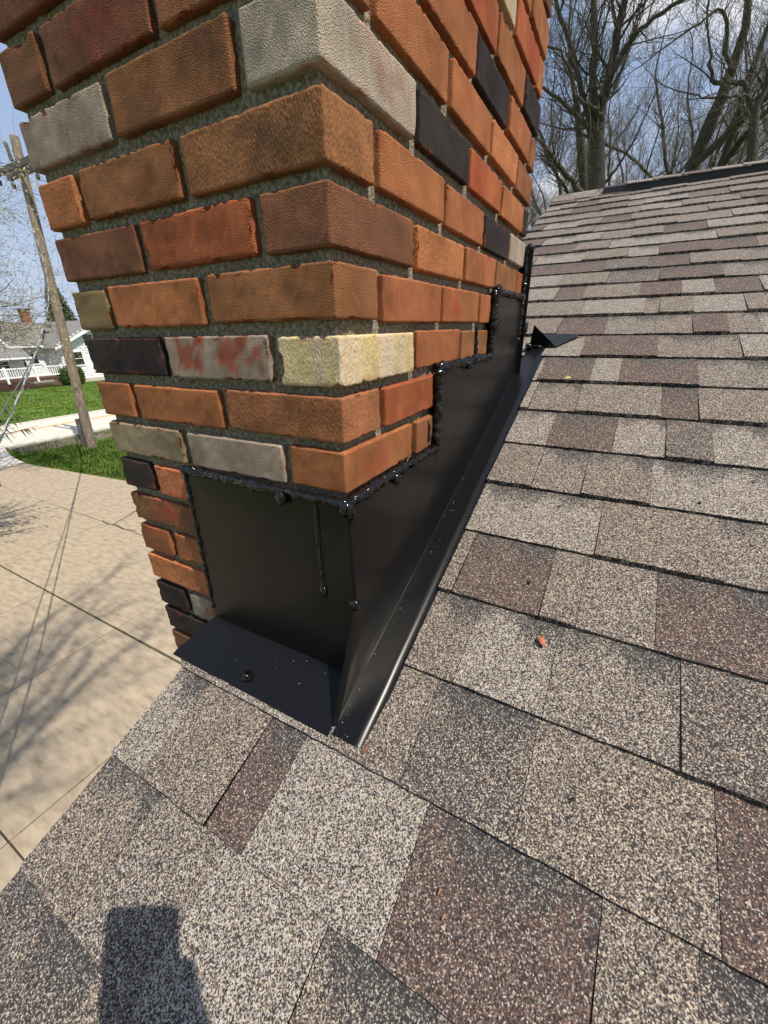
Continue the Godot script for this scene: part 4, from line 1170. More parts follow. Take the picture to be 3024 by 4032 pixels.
func leaf(b: MB, p: Vector3, rng: RandomNumberGenerator, s: float, col: Vector3) -> void:
	var a := Vector3(rng.randfn(), rng.randfn(), rng.randfn()).normalized()
	var c := a.cross(Vector3(rng.randfn(), rng.randfn(), rng.randfn())).normalized()
	var nn := a.cross(c)
	var cc := Color(col.x, col.y, col.z)
	var k := b.vert(p - a * s, nn, Vector2.ZERO, cc); b.vert(p + c * s * 0.55, nn, Vector2.ZERO, cc); b.vert(p + a * s, nn, Vector2.ZERO, cc); b.vert(p - c * s * 0.55, nn, Vector2.ZERO, cc)
	b.tri(k, k + 1, k + 2); b.tri(k, k + 2, k + 3)

# ------------------------------------------------------------------ pole and wires
func sag(a: Vector3, e: Vector3, drop: float, n := 24) -> Array:
	var out := []
	for q in n + 1:
		var t := float(q) / n
		out.append(a.lerp(e, t) - Vector3(0, drop * 4.0 * t * (1.0 - t), 0))
	return out

func same(r: float, n: int) -> Array:
	var out := []; out.resize(n); out.fill(r); return out

func make_pole() -> void:
	var foot := Vector3(-15.6, GROUND, -6.78); var top := Vector3(-15.38, 5.2, -7.26)
	var t := thing("utility_pole", "weathered wooden utility pole with two crossarms standing in the roadside grass", "utility pole", foot)
	var b := MB.new(); var pts := []; var rr := []
	for q in 16:
		pts.append(foot.lerp(top, q / 15.0) + Vector3(noise.get_noise_1d(q * 0.7), 0, noise.get_noise_1d(q * 0.7 + 50)) * 0.01 + (Vector3(0, -0.3, 0) if q == 0 else Vector3.ZERO)); rr.append(lerpf(0.155, 0.105, q / 15.0))
	pts.append(top + Vector3(0, 0.01, 0)); rr.append(0.001)
	b.tube(pts, rr, 14); part("shaft", b.mesh(), M.pole, t)
	for s in [-1.0, 1.0]:
		var k := MB.new(); var y := 4.5; var z: float = -7.22 + 0.17 * s
		k.box(Vector3(-16.65, y - 0.06, z - 0.05), Vector3(-14.1, y + 0.07, z + 0.05))
		var arm := part("crossarm", k.mesh(), M.grey_wood, t)
		for q in 4:
			var p := MB.new(); var x := -16.5 + q * 0.72
			p.tube([Vector3(x, y - 0.06, z), Vector3(x, y - 0.14, z), Vector3(x, y - 0.15, z), Vector3(x, y - 0.26, z), Vector3(x, y - 0.28, z)], [0.02, 0.02, 0.06, 0.05, 0.01], 8)
			part("insulator", p.mesh(), M.porcelain, arm)
	var st := MB.new(); st.tube([Vector3(-15.9, 5.15, -7.24), Vector3(-15.85, 4.75, -7.24)], [0.05, 0.05], 8); part("fuse_cutout", st.mesh(), M.porcelain, t)
	# the stump of an older pole beside it
	var sb := MB.new(); sb.tube([Vector3(-15.95, GROUND - 0.2, -6.75), Vector3(-15.97, GROUND + 0.95, -6.8), Vector3(-15.97, GROUND + 0.96, -6.8)], [0.1, 0.09, 0.001], 9)
	one("pole_stub", sb.mesh(), M.grey_wood, "short grey stub post in shade beside the utility pole's foot", "post")
	# service drop: two cables, one twisted round its carrier
	var line := [Vector3(-15.45, 3.15, -7.05), Vector3(-12.8, 1.78, -5.78), Vector3(-10.88, 0.95, -4.75), Vector3(-9.2, 0.25, -3.68), Vector3(-7.31, -0.31, -2.51), Vector3(-5.83, -0.67, -1.61), Vector3(-5.29, -0.80, -1.28), Vector3(-3.9, -1.0, -0.45), Vector3(-2.3, -1.08, 0.55), Vector3(-0.9, -1.0, 1.35)]
	var cv := Curve3D.new()
	for q in line.size():
		var d: Vector3 = (line[mini(q + 1, line.size() - 1)] - line[maxi(q - 1, 0)]) / 6.0
		cv.add_point(line[q], -d, d)
	var dense := cv.tessellate_even_length(6, 0.06)
	for c in 2:
		var tt := thing("service_cable", "twisted overhead cable with bare carrier wire running down from utility pole" if c == 0 else "plain grey overhead cable hanging close beside the twisted one", "cable", line[0])
		if c == 0:
			for strand in 2:
				var P := []; 
				for q in dense.size():
					var a := q * 0.32 + PI * strand
					P.append(dense[q] + Vector3(sin(a) * 0.35, cos(a), sin(a) * 0.3) * 0.011)
				var k := MB.new(); k.tube(P, same(0.0095, P.size()), 5)
				part("insulated_strand" if strand == 0 else "bare_strand", k.mesh(), M.cable if strand == 0 else M.cable_bare, tt)
		else:
			var P := []
			for q in range(0, dense.size(), 4):
				var f := float(q) / dense.size()
				P.append(dense[q] + Vector3(0.07, -0.01, 0.24) * smoothstep(0.45, 0.9, f) + Vector3(0, -0.03, 0.02))
			var k := MB.new(); k.tube(P, same(0.009, P.size()), 5); part("strand", k.mesh(), M.cable, tt)
	# wires along the road
	var n := 0
	for w in [[-16.5, 4.24, -7.05], [-15.06, 4.24, -7.05], [-14.34, 4.24, -7.05]]:
		var k := MB.new()
		var P := sag(Vector3(w[0], w[1], w[2]), Vector3(w[0] + 0.2, w[1] + 0.2, 36.0), 0.5); k.tube(P, same(0.008, P.size()), 4)
		P = sag(Vector3(w[0], w[1], -7.4), Vector3(w[0] + 0.1, w[1] + 0.1, -52.0), 0.6); k.tube(P, same(0.008, P.size()), 4)
		one("power_line", k.mesh(), M.wire, ["power line on the crossarm insulator farthest over the road", "power line on the crossarm insulator just beside the pole shaft", "power line on the crossarm insulator nearest the driveway"][n], "wire", Vector3.ZERO, "power lines on the crossarms")
		n += 1
	for w in [[-24.6, 1.55, "black telephone wire crossing above the white house's roof ridge"], [-24.6, 2.35, "thin wire strung above the black telephone wire beyond the road"]]:
		var k := MB.new()
		var P := sag(Vector3(w[0], w[1], 30.0), Vector3(w[0] - 0.3, w[1] - 0.1, -60.0), 0.4); k.tube(P, same(0.014 if w[1] < 2.0 else 0.007, P.size()), 4)
		one("telephone_wire", k.mesh(), M.wire, w[2], "wire")

# ------------------------------------------------------------------ trees
func grow(limb: MB, twig: MB, buds, p: Vector3, dir: Vector3, length: float, rad: float, level: int, rng: RandomNumberGenerator, up := 0.10, spread := 0.75, dense := 1.0) -> void:
	var n := 5 if level > 0 else 4
	var pts := [p]; var rr := [rad]
	var d := dir.normalized()
	for q in n:
		d = (d + Vector3(rng.randfn(), rng.randfn(), rng.randfn()) * 0.14 + Vector3(0, up, 0)).normalized()
		p += d * length / n
		pts.append(p); rr.append(maxf(rad * (1.0 - 0.72 * (q + 1) / n), 0.0022))
	if level >= 2: limb.tube(pts, rr, 6)
	else: twig.tube(pts, rr, 3)
	if buds != null and level <= 1:
		for q in range(1, pts.size()):
			for z in 2: leaf(buds, pts[q] + Vector3(rng.randfn(), rng.randfn(), rng.randfn()) * 0.035, rng, rng.randf_range(0.013, 0.03), Vector3(0.27, 0.26, 0.13).lerp(Vector3(0.55, 0.52, 0.38), rng.randf()))
	if level == 0: return
	var count := int(round((4.0 + level * 1.2) * dense))
	for q in count:
		var f := rng.randf_range(0.22, 1.0)
		var at := f * n; var k := mini(int(at), n - 1)
		var from: Vector3 = pts[k].lerp(pts[k + 1], at - k)
		var along: Vector3 = (pts[k + 1] - pts[k]).normalized()
		var out := along.cross(Vector3(rng.randfn(), rng.randfn(), rng.randfn())).normalized()
		var nd := (along * (1.0 - spread * 0.5) + out * spread).normalized()
		grow(limb, twig, buds, from, nd, length * rng.randf_range(0.42, 0.68), maxf(rr[k] * rng.randf_range(0.4, 0.62), 0.003), level - 1, rng, up, spread, dense)

func bare_tree(label: String, group: String, trunk: Array, trunk_r: Array, limbs: Array, seed_: int, dense := 1.0, twig_mat := "twig", level := 2) -> void:
	# trunk: points of the stem; limbs: [points, radius at its base]
	var t := thing("bare_tree", label, "tree", trunk[0], group)
	var rng := RandomNumberGenerator.new(); rng.seed = seed_
	var tb := MB.new(); tb.tube(trunk, trunk_r, 12); part("trunk", tb.mesh(), M.bark, t)
	var twig := MB.new(); var small := MB.new()
	for l in limbs:
		var pts: Array = l[0]; var r0: float = l[1]
		var lb := MB.new(); var sm := []; var rs := []
		for q in pts.size() - 1:
			for z in 3:
				var f := (q + z / 3.0) / (pts.size() - 1)
				sm.append((pts[q] as Vector3).lerp(pts[q + 1], z / 3.0) + Vector3(rng.randfn(), rng.randfn(), rng.randfn()) * 0.018); rs.append(r0 * (1.0 - 0.6 * f))
		sm.append(pts[pts.size() - 1]); rs.append(r0 * 0.4)
		lb.tube(sm, rs, 8); part("limb", lb.mesh(), M.bark, t)
		var total := 0.0
		for q in sm.size() - 1: total += (sm[q + 1] - sm[q]).length()
		var count := int(total * 4.6 * dense) + 3
		for q in count:
			var at := rng.randf_range(0.12, 1.0) * (sm.size() - 1); var k := mini(int(at), sm.size() - 2)
			var along: Vector3 = (sm[k + 1] - sm[k]).normalized()
			var out := along.cross(Vector3(rng.randfn(), rng.randfn(), rng.randfn())).normalized()
			grow(small, twig, null, sm[k], (along * 0.55 + out * 0.8 + Vector3(0, 0.25, 0)).normalized(), rng.randf_range(0.7, 1.5), rs[k] * rng.randf_range(0.22, 0.4), level, rng, 0.13, 0.7, 0.9)
		var e: Vector3 = (sm[sm.size() - 1] - sm[sm.size() - 2]).normalized()
		grow(small, twig, null, sm[sm.size() - 1], e, 1.6, r0 * 0.4, level, rng, 0.12, 0.7, 1.0)
	part("branches", small.mesh(), M.bark, t)
	part("crown", twig.mesh(), M[twig_mat], t)

func V(a: Array) -> Array:
	var out := []
	for p in a: out.append(Vector3(p[0], p[1], p[2]))
	return out

func random_tree(at: Vector3, tall: float, seed_: int, label: String, group: String, twig_mat := "twig", dense := 0.8, r := 0.16) -> void:
	var rng := RandomNumberGenerator.new(); rng.seed = seed_
	var trunk := []; var rr := []
	var p := at; var lean := Vector3(rng.randf_range(-0.06, 0.06), 1, rng.randf_range(-0.06, 0.06)).normalized()
	for q in 9:
		trunk.append(p); rr.append(r * (1.0 - 0.7 * q / 8.0))
		p += lean * tall * 0.085 + Vector3(rng.randfn(), 0, rng.randfn()) * 0.06
	var limbs := []
	for q in 7:
		var k := 2 + q % 7; k = mini(k, 8)
		var a := q * 2.4 + rng.randf()
		var d := Vector3(cos(a), rng.randf_range(0.9, 1.6), sin(a)).normalized()
		var L := tall * rng.randf_range(0.2, 0.36)
		var pts := [trunk[k]]
		for z in 4:
			d = (d + Vector3(rng.randfn(), rng.randfn() + 0.35, rng.randfn()) * 0.12).normalized()
			pts.append(pts[z] + d * L / 4.0)
		limbs.append([pts, r * 0.42])
	bare_tree(label, group, trunk, rr, limbs, seed_ + 7, dense, twig_mat)

func make_trees() -> void:
	# trees beyond the ridge: the large one with several leaders, then the leaning ones
	var g := "bare trees beyond the roof ridge"
	bare_tree("large bare tree with several upright leaders behind the end of the ridge vent", g,
		V([[-0.95, -3.4, -13.6], [-0.98, 0.0, -13.4], [-1.03, 3.35, -13.18], [-1.14, 3.93, -13.02], [-1.20, 4.35, -12.9]]), [0.3, 0.24, 0.2, 0.19, 0.17], [
		[V([[-1.2, 4.3, -12.9], [-1.37, 5.05, -12.63], [-1.45, 5.61, -12.4], [-1.54, 6.26, -12.09], [-1.6, 7.6, -11.9]]), 0.10],
		[V([[-1.14, 4.3, -13.0], [-1.18, 4.86, -12.94], [-1.09, 5.29, -12.79], [-1.05, 5.89, -12.54], [-0.95, 6.4, -12.4], [-0.8, 7.9, -12.3]]), 0.12],
		[V([[-1.05, 5.3, -12.75], [-0.79, 5.56, -12.4], [-0.48, 5.68, -12.1], [-0.13, 5.75, -12.0], [0.22, 5.85, -12.0], [0.8, 6.3, -11.9]]), 0.055],
		[V([[-1.22, 4.2, -12.85], [-1.46, 4.79, -12.39], [-1.62, 5.07, -12.26], [-1.89, 5.64, -11.98], [-2.23, 6.24, -11.64], [-2.5, 7.3, -11.4]]), 0.075],
		[V([[-1.2, 4.1, -12.9], [-1.4, 4.37, -12.22], [-1.77, 4.62, -12.08], [-2.07, 4.86, -11.94], [-2.5, 5.1, -11.8]]), 0.06],
		[V([[-1.1, 4.5, -12.7], [-1.21, 4.57, -12.3], [-1.39, 4.6, -11.93], [-1.63, 4.74, -11.85], [-1.77, 5.09, -11.69], [-1.97, 5.39, -11.53], [-2.3, 5.5, -11.42]]), 0.05]], 101, 1.0)
	bare_tree("slim bare tree with a low limb sweeping left beside the chimney edge", g,
		V([[-1.35, -3.4, -15.3], [-1.45, 0.0, -15.2], [-1.52, 3.82, -15.08], [-1.7, 4.5, -14.88], [-1.83, 5.02, -14.71], [-1.96, 5.53, -14.52], [-2.11, 5.92, -14.35]]), [0.2, 0.16, 0.13, 0.12, 0.1, 0.08, 0.05], [
		[V([[-1.5, 3.6, -15.0], [-1.82, 3.91, -14.6], [-2.15, 4.15, -14.2], [-2.43, 4.48, -13.9], [-2.75, 4.75, -13.62]]), 0.09],
		[V([[-1.83, 5.0, -14.7], [-1.7, 5.6, -14.6], [-1.6, 6.6, -14.5]]), 0.06], [V([[-2.11, 5.9, -14.35], [-2.3, 6.6, -14.2], [-2.4, 7.6, -14.2]]), 0.05]], 102, 1.0)
	bare_tree("leaning grey bare tree forking low above the long ridge vent", g,
		V([[0.5, -3.4, -15.6], [0.8, 1.0, -15.4], [1.03, 3.95, -15.14], [1.17, 4.76, -14.91], [1.25, 5.04, -14.82], [1.32, 5.6, -14.62], [1.36, 6.12, -14.43], [1.25, 6.6, -14.28]]), [0.24, 0.2, 0.16, 0.14, 0.13, 0.1, 0.08, 0.06], [
		[V([[1.05, 3.9, -15.0], [1.5, 4.35, -14.7], [1.83, 4.6, -14.5], [2.2, 4.85, -14.29], [2.9, 5.6, -14.0]]), 0.10],
		[V([[1.32, 5.5, -14.62], [1.02, 5.78, -14.0], [0.9, 6.06, -13.6], [0.74, 6.1, -13.38], [0.32, 5.96, -13.45]]), 0.045],
		[V([[1.25, 6.5, -14.28], [1.3, 7.2, -14.2], [1.4, 8.2, -14.2]]), 0.06]], 103, 0.9)
	bare_tree("dark slender bare tree crossing the leaning grey one above the vent", g,
		V([[1.6, -3.4, -16.5], [1.7, 1.0, -16.3], [1.73, 4.17, -16.07], [1.77, 4.66, -15.94], [1.78, 5.35, -15.73], [1.8, 5.8, -15.58], [1.87, 6.5, -15.37]]), [0.2, 0.15, 0.1, 0.09, 0.08, 0.065, 0.04], [
		[V([[1.73, 4.0, -16.0], [1.99, 4.4, -15.2], [2.18, 4.6, -14.6], [2.7, 5.2, -14.2]]), 0.085],
		[V([[1.87, 6.4, -15.37], [1.95, 7.3, -15.3], [2.1, 8.2, -15.3]]), 0.04]], 104, 0.9)
	bare_tree("twisted bare tree with a hooked limb curling back over the roof", g,
		V([[2.2, -3.4, -13.5], [2.1, 1.0, -13.3], [1.97, 3.46, -13.11], [1.82, 4.0, -13.0], [1.75, 4.26, -12.92]]), [0.2, 0.15, 0.1, 0.09, 0.08], [
		[V([[1.75, 4.2, -12.92], [1.45, 4.62, -12.84], [1.32, 4.68, -12.82], [0.94, 4.74, -12.83], [0.79, 4.92, -12.77], [0.74, 5.2, -12.71]]), 0.06],
		[V([[1.6, 4.4, -12.9], [1.4, 4.34, -12.5], [1.23, 4.32, -12.42], [0.86, 4.37, -12.43], [0.6, 4.48, -12.41]]), 0.035],
		[V([[1.75, 4.2, -12.92], [1.9, 4.9, -12.8], [1.95, 5.6, -12.7], [2.2, 6.8, -12.7]]), 0.06]], 105, 0.9)
	var spots := [[-3.4, -21.0, 12.5], [-0.4, -22.5, 13.0], [1.2, -24.0, 13.5], [2.6, -20.5, 12.0], [4.0, -23.0, 13.0], [-1.9, -26.0, 14.0], [-4.6, -24.0, 12.0], [0.1, -18.5, 11.0], [-2.6, -18.0, 11.0], [3.2, -17.8, 11.5]]
	for q in spots.size():
		random_tree(Vector3(spots[q][0], GROUND, spots[q][1]), spots[q][2], 300 + q * 13, "tall thin bare tree in the thicket far behind the ridge", "thicket trees far behind the ridge", "twig" if q % 2 == 0 else "pale_twig", 1.15)
	# far trees over the neighbour's roof
	for q in 5:
		random_tree(Vector3(-60.0 - q * 4.0, GROUND, -17.5 - q * 1.6), 7.5 + (q * 37 % 5), 500 + q * 11, "bare tree far behind the white house's roof", "far trees behind the white house", "twig", 0.7, 0.14)
	make_spruce(Vector3(-52.0, GROUND, -24.3), 9.6, 2.9, "dark green spruce standing behind the white house's chimney", 61, 3000)
	make_spruce(Vector3(-9.65, GROUND, -0.9), 7.6, 2.95, "green conifer beside the driveway with drooping branch tips", 62, 620)
	make_budding()
	make_shade_tree()

func make_spruce(at: Vector3, tall: float, wide: float, label: String, seed_: int, sprays: int) -> void:
	var t := thing("spruce", label, "tree", at)
	var rng := RandomNumberGenerator.new(); rng.seed = seed_
	var tb := MB.new(); tb.tube([at, at + Vector3(0, tall * 0.5, 0), at + Vector3(0, tall, 0)], [wide * 0.07, wide * 0.045, 0.01], 8); part("trunk", tb.mesh(), M.bark, t)
	var limb := MB.new(); var b := MB.new()
	for q in sprays:
		var f := pow(rng.randf(), 0.75)
		var y := tall * (0.06 + 0.92 * (1.0 - f)) if seed_ == 61 else tall * (0.28 + 0.70 * (1.0 - f))
		var reach := wide * (1.0 - y / tall) * rng.randf_range(0.75, 1.08) + 0.12
		var a := rng.randf() * TAU
		var d := Vector3(cos(a), 0, sin(a))
		var pts := []; var rr := []
		for z in 6:
			var s := z / 5.0
			pts.append(at + Vector3(0, y - reach * 0.28 * s + reach * 0.22 * s * s, 0) + d * reach * s); rr.append(0.018 * (1.0 - s) + 0.003)
		limb.tube(pts, rr, 3)
		for z in 34:
			var s := rng.randf_range(0.25, 1.0)
			var p: Vector3 = pts[mini(int(s * 5.0), 4)].lerp(pts[mini(int(s * 5.0) + 1, 5)], fposmod(s * 5.0, 1.0))
			var side := d.cross(Vector3.UP) * rng.randf_range(-0.16, 0.16) * reach * (1.15 - s)
			var hang := Vector3(0, -rng.randf_range(0.02, 0.16), 0) * (0.5 + reach * 0.3)
			p += side
			var e := p + hang + d * 0.05 + side * 0.3
			var col := Vector3(0.02, 0.042, 0.018).lerp(Vector3(0.085, 0.12, 0.04), rng.randf())
			var cc := Color(col.x, col.y, col.z)
			var wv := (d.cross(Vector3.UP) * rng.randf_range(-1, 1) + d * rng.randf_range(-1, 1)).normalized() * rng.randf_range(0.012, 0.03) * (1.6 if seed_ == 61 else 0.8)
			var nn := (e - p).cross(wv).normalized()
			var k := b.vert(p - wv, nn, Vector2.ZERO, cc); b.vert(p + wv, nn, Vector2.ZERO, cc); b.vert(e, nn, Vector2.ZERO, cc)
			b.tri(k, k + 1, k + 2)
	part("branches", limb.mesh(), M.bark, t)
	part("crown", b.mesh(true), M.needle, t)

func make_budding() -> void:
	# a tree in first leaf that stands left of the drive and reaches in front of the pole
	var at := Vector3(-13.6, GROUND, -3.3)
	var t := thing("budding_tree", "thin tree with pale opening buds spreading its twigs before the utility pole", "tree", at)
	var rng := RandomNumberGenerator.new(); rng.seed = 71
	var tb := MB.new(); tb.tube([at, at + Vector3(0.1, 2.2, -0.1), at + Vector3(0.15, 4.4, -0.3), at + Vector3(0.1, 6.5, -0.5)], [0.15, 0.12, 0.08, 0.03], 10); part("trunk", tb.mesh(), M.bark, t)
	var limb := MB.new(); var twig := MB.new(); var bud := MB.new()
	for q in 30:
		var y := rng.randf_range(3.0, 6.3)
		var a := rng.randf_range(-2.7, -0.4)
		grow(limb, twig, bud, at + Vector3(0.12, y, -0.3), Vector3(cos(a), rng.randf_range(0.1, 0.75), sin(a)), rng.randf_range(1.6, 2.8), 0.017, 2, rng, 0.02, 0.85, 0.95)
	part("branches", limb.mesh(), M.pale_twig, t)
	part("twigs", twig.mesh(), M.pale_twig, t)
	part("buds", bud.mesh(true), M.bud, t)

func make_shade_tree() -> void:
	# a tall bare tree in the yard below the eave: its twigs shade the drive
	var trunk := V([[2.6, -3.4, 5.6], [2.5, 1.0, 5.3], [2.3, 4.2, 4.6], [2.2, 6.2, 3.9], [2.1, 8.0, 3.2]])
	var limbs := []
	var rng := RandomNumberGenerator.new(); rng.seed = 91
	for q in 8:
		var f := 2 + q % 3
		var p: Vector3 = trunk[f]
		var goal := Vector3(rng.randf_range(0.6, 2.9), rng.randf_range(7.6, 10.2), rng.randf_range(0.2, 2.2))
		limbs.append([[p, p.lerp(goal, 0.35) + Vector3(0, 0.5, 0), p.lerp(goal, 0.7) + Vector3(0, 0.4, 0), goal], 0.09])
	bare_tree("tall bare yard tree standing below the eave of the near house", "", trunk, [0.34, 0.28, 0.22, 0.16, 0.1], limbs, 92, 0.75)

# ------------------------------------------------------------------ small things on the roof
func make_small_things() -> void:
	var b := MB.new(); b.blob(Vector3.ZERO, Vector3(0.0052, 0.003, 0.0095), 8, 0.4, Color.WHITE, 5, 7)
	var o := one("brick_chip", b.mesh(), M.chip, "orange brick chip lying on pale shingle right of the flashing", "chip", roof_pt(0.253, -0.156, 0.011))
	o.rotation = Vector3(0.38, 0.5, 0.0)
	var c := MB.new(); c.blob(Vector3.ZERO, Vector3(0.0011, 0.0009, 0.0036), 9, 0.3, Color.WHITE, 4, 6)
	one("brick_crumb", c.mesh(), M.chip, "tiny orange brick crumb on dark brown shingle, upper of two", "chip", roof_pt(0.21, 0.179, 0.0092), "brick crumbs on the brown shingle")
	one("brick_crumb", c.mesh(), M.chip, "tiny orange brick crumb on dark brown shingle, lower of two", "chip", roof_pt(0.221, 0.196, 0.0096), "brick crumbs on the brown shingle")
	var d := MB.new()
	d.blob(Vector3.ZERO, Vector3(0.011, 0.0022, 0.005), 10, 0.4, Color.WHITE, 4, 7)
	var l := one("leaf_scrap", d.mesh(), M.leaf_bit, "yellow scrap of leaf on shingle edge beside the rear flashing", "leaf", roof_pt(0.157, -0.974, 0.012))
	l.rotation = Vector3(0.38, 0.6, 0.1)
	var n := 0
	for p in [[0.327, 0.032], [0.458, -0.53], [0.211, -0.261], [0.44, -0.98]]:
		var k := MB.new(); k.blob(Vector3.ZERO, Vector3(0.0028, 0.002, 0.0040), 30 + n, 0.35, Color.WHITE, 4, 6)
		one("bark_crumb", k.mesh(), M.grit, "tiny dark crumb of bark lying on the shingles", "debris", roof_pt(p[0], p[1], 0.0105), "dark crumbs on the shingles")
		n += 1
	var r := MB.new(); r.blob(Vector3.ZERO, Vector3(0.003, 0.002, 0.008), 44, 0.25, Color.WHITE, 4, 6)
	var q := one("brown_shard", r.mesh(), plain(lin(0.16, 0.07, 0.05), 0.8), "small brown shard beside the lower end of the roof leg", "chip", roof_pt(0.064, 0.088, 0.012))
	q.rotation = Vector3(0.38, -0.2, 0)

# ------------------------------------------------------------------ the one who takes the picture: seen only by the shadow on the shingles
func nets(out: MB, bones: Array, cell: float, blend: float, paint: Callable) -> void:
	var lo := Vector3.ONE * 1e9; var hi := -lo
	for b in bones:
		var r := maxf(b[2], b[3]) + cell * 3.0 + blend
		lo = lo.min(b[0] - Vector3.ONE * r).min(b[1] - Vector3.ONE * r); hi = hi.max(b[0] + Vector3.ONE * r).max(b[1] + Vector3.ONE * r)
	var nx := int((hi.x - lo.x) / cell) + 2; var ny := int((hi.y - lo.y) / cell) + 2; var nz := int((hi.z - lo.z) / cell) + 2
	var f := PackedFloat32Array(); f.resize(nx * ny * nz); f.fill(1.0)
	for b in bones:
		var a: Vector3 = b[0]; var e: Vector3 = b[1]; var ra: float = b[2]; var rb: float = b[3]
		var m := Vector3.ONE * (maxf(ra, rb) + cell * 2.0 + blend)
		var c0 := ((a.min(e) - m - lo) / cell).floor(); var c1 := ((a.max(e) + m - lo) / cell).ceil()
		var ab := e - a; var l2 := maxf(ab.length_squared(), 1e-9)
		for z in range(maxi(int(c0.z), 0), mini(int(c1.z) + 1, nz)):
			for y in range(maxi(int(c0.y), 0), mini(int(c1.y) + 1, ny)):
				for x in range(maxi(int(c0.x), 0), mini(int(c1.x) + 1, nx)):
					var p := lo + Vector3(x, y, z) * cell
					var t := clampf((p - a).dot(ab) / l2, 0.0, 1.0)
					var d := (p - a - ab * t).length() - lerpf(ra, rb, t)
					var q := (z * ny + y) * nx + x
					var o := f[q]
					var k := maxf(blend - absf(o - d), 0.0) / blend
					f[q] = minf(o, d) - k * k * blend * 0.25
	var id := PackedInt32Array(); id.resize(nx * ny * nz); id.fill(-1)
	var step := [1, nx, nx * ny]
	for z in nz - 1:
		for y in ny - 1:
			for x in nx - 1:
				var q := (z * ny + y) * nx + x
				var sum := Vector3.ZERO; var cnt := 0
				var inside := 0
				for c in 8:
					if f[q + (c & 1) + ((c >> 1) & 1) * nx + ((c >> 2) & 1) * nx * ny] < 0.0: inside += 1
				if inside == 0 or inside == 8: continue
				for c in 8:
					for ax in 3:
						if (c >> ax) & 1: continue
						var c2 := c | (1 << ax)
						var va := f[q + (c & 1) + ((c >> 1) & 1) * nx + ((c >> 2) & 1) * nx * ny]
						var vb := f[q + (c2 & 1) + ((c2 >> 1) & 1) * nx + ((c2 >> 2) & 1) * nx * ny]
						if (va < 0.0) == (vb < 0.0): continue
						var t := va / (va - vb)
						var pa := Vector3(c & 1, (c >> 1) & 1, (c >> 2) & 1); var pb := Vector3(c2 & 1, (c2 >> 1) & 1, (c2 >> 2) & 1)
						sum += pa.lerp(pb, t); cnt += 1
				var p := lo + (Vector3(x, y, z) + sum / cnt) * cell
				var g := Vector3(f[q + 1] - f[q], f[q + nx] - f[q], f[q + nx * ny] - f[q]).normalized()
				id[q] = out.vert(p, g, Vector2.ZERO, paint.call(p))
	for z in range(1, nz - 1):
		for y in range(1, ny - 1):
			for x in range(1, nx - 1):
				var q := (z * ny + y) * nx + x
				for ax in 3:
					var a := f[q] < 0.0; var e := f[q + step[ax]] < 0.0
					if a == e: continue
					var u: int = step[(ax + 1) % 3]; var w: int = step[(ax + 2) % 3]
					var i0 := id[q]; var i1 := id[q - u]; var i2 := id[q - u - w]; var i3 := id[q - w]
					if mini(mini(i0, i1), mini(i2, i3)) < 0: continue
					if a: out.tri(i0, i2, i1); out.tri(i0, i3, i2)
					else: out.tri(i0, i1, i2); out.tri(i0, i2, i3)

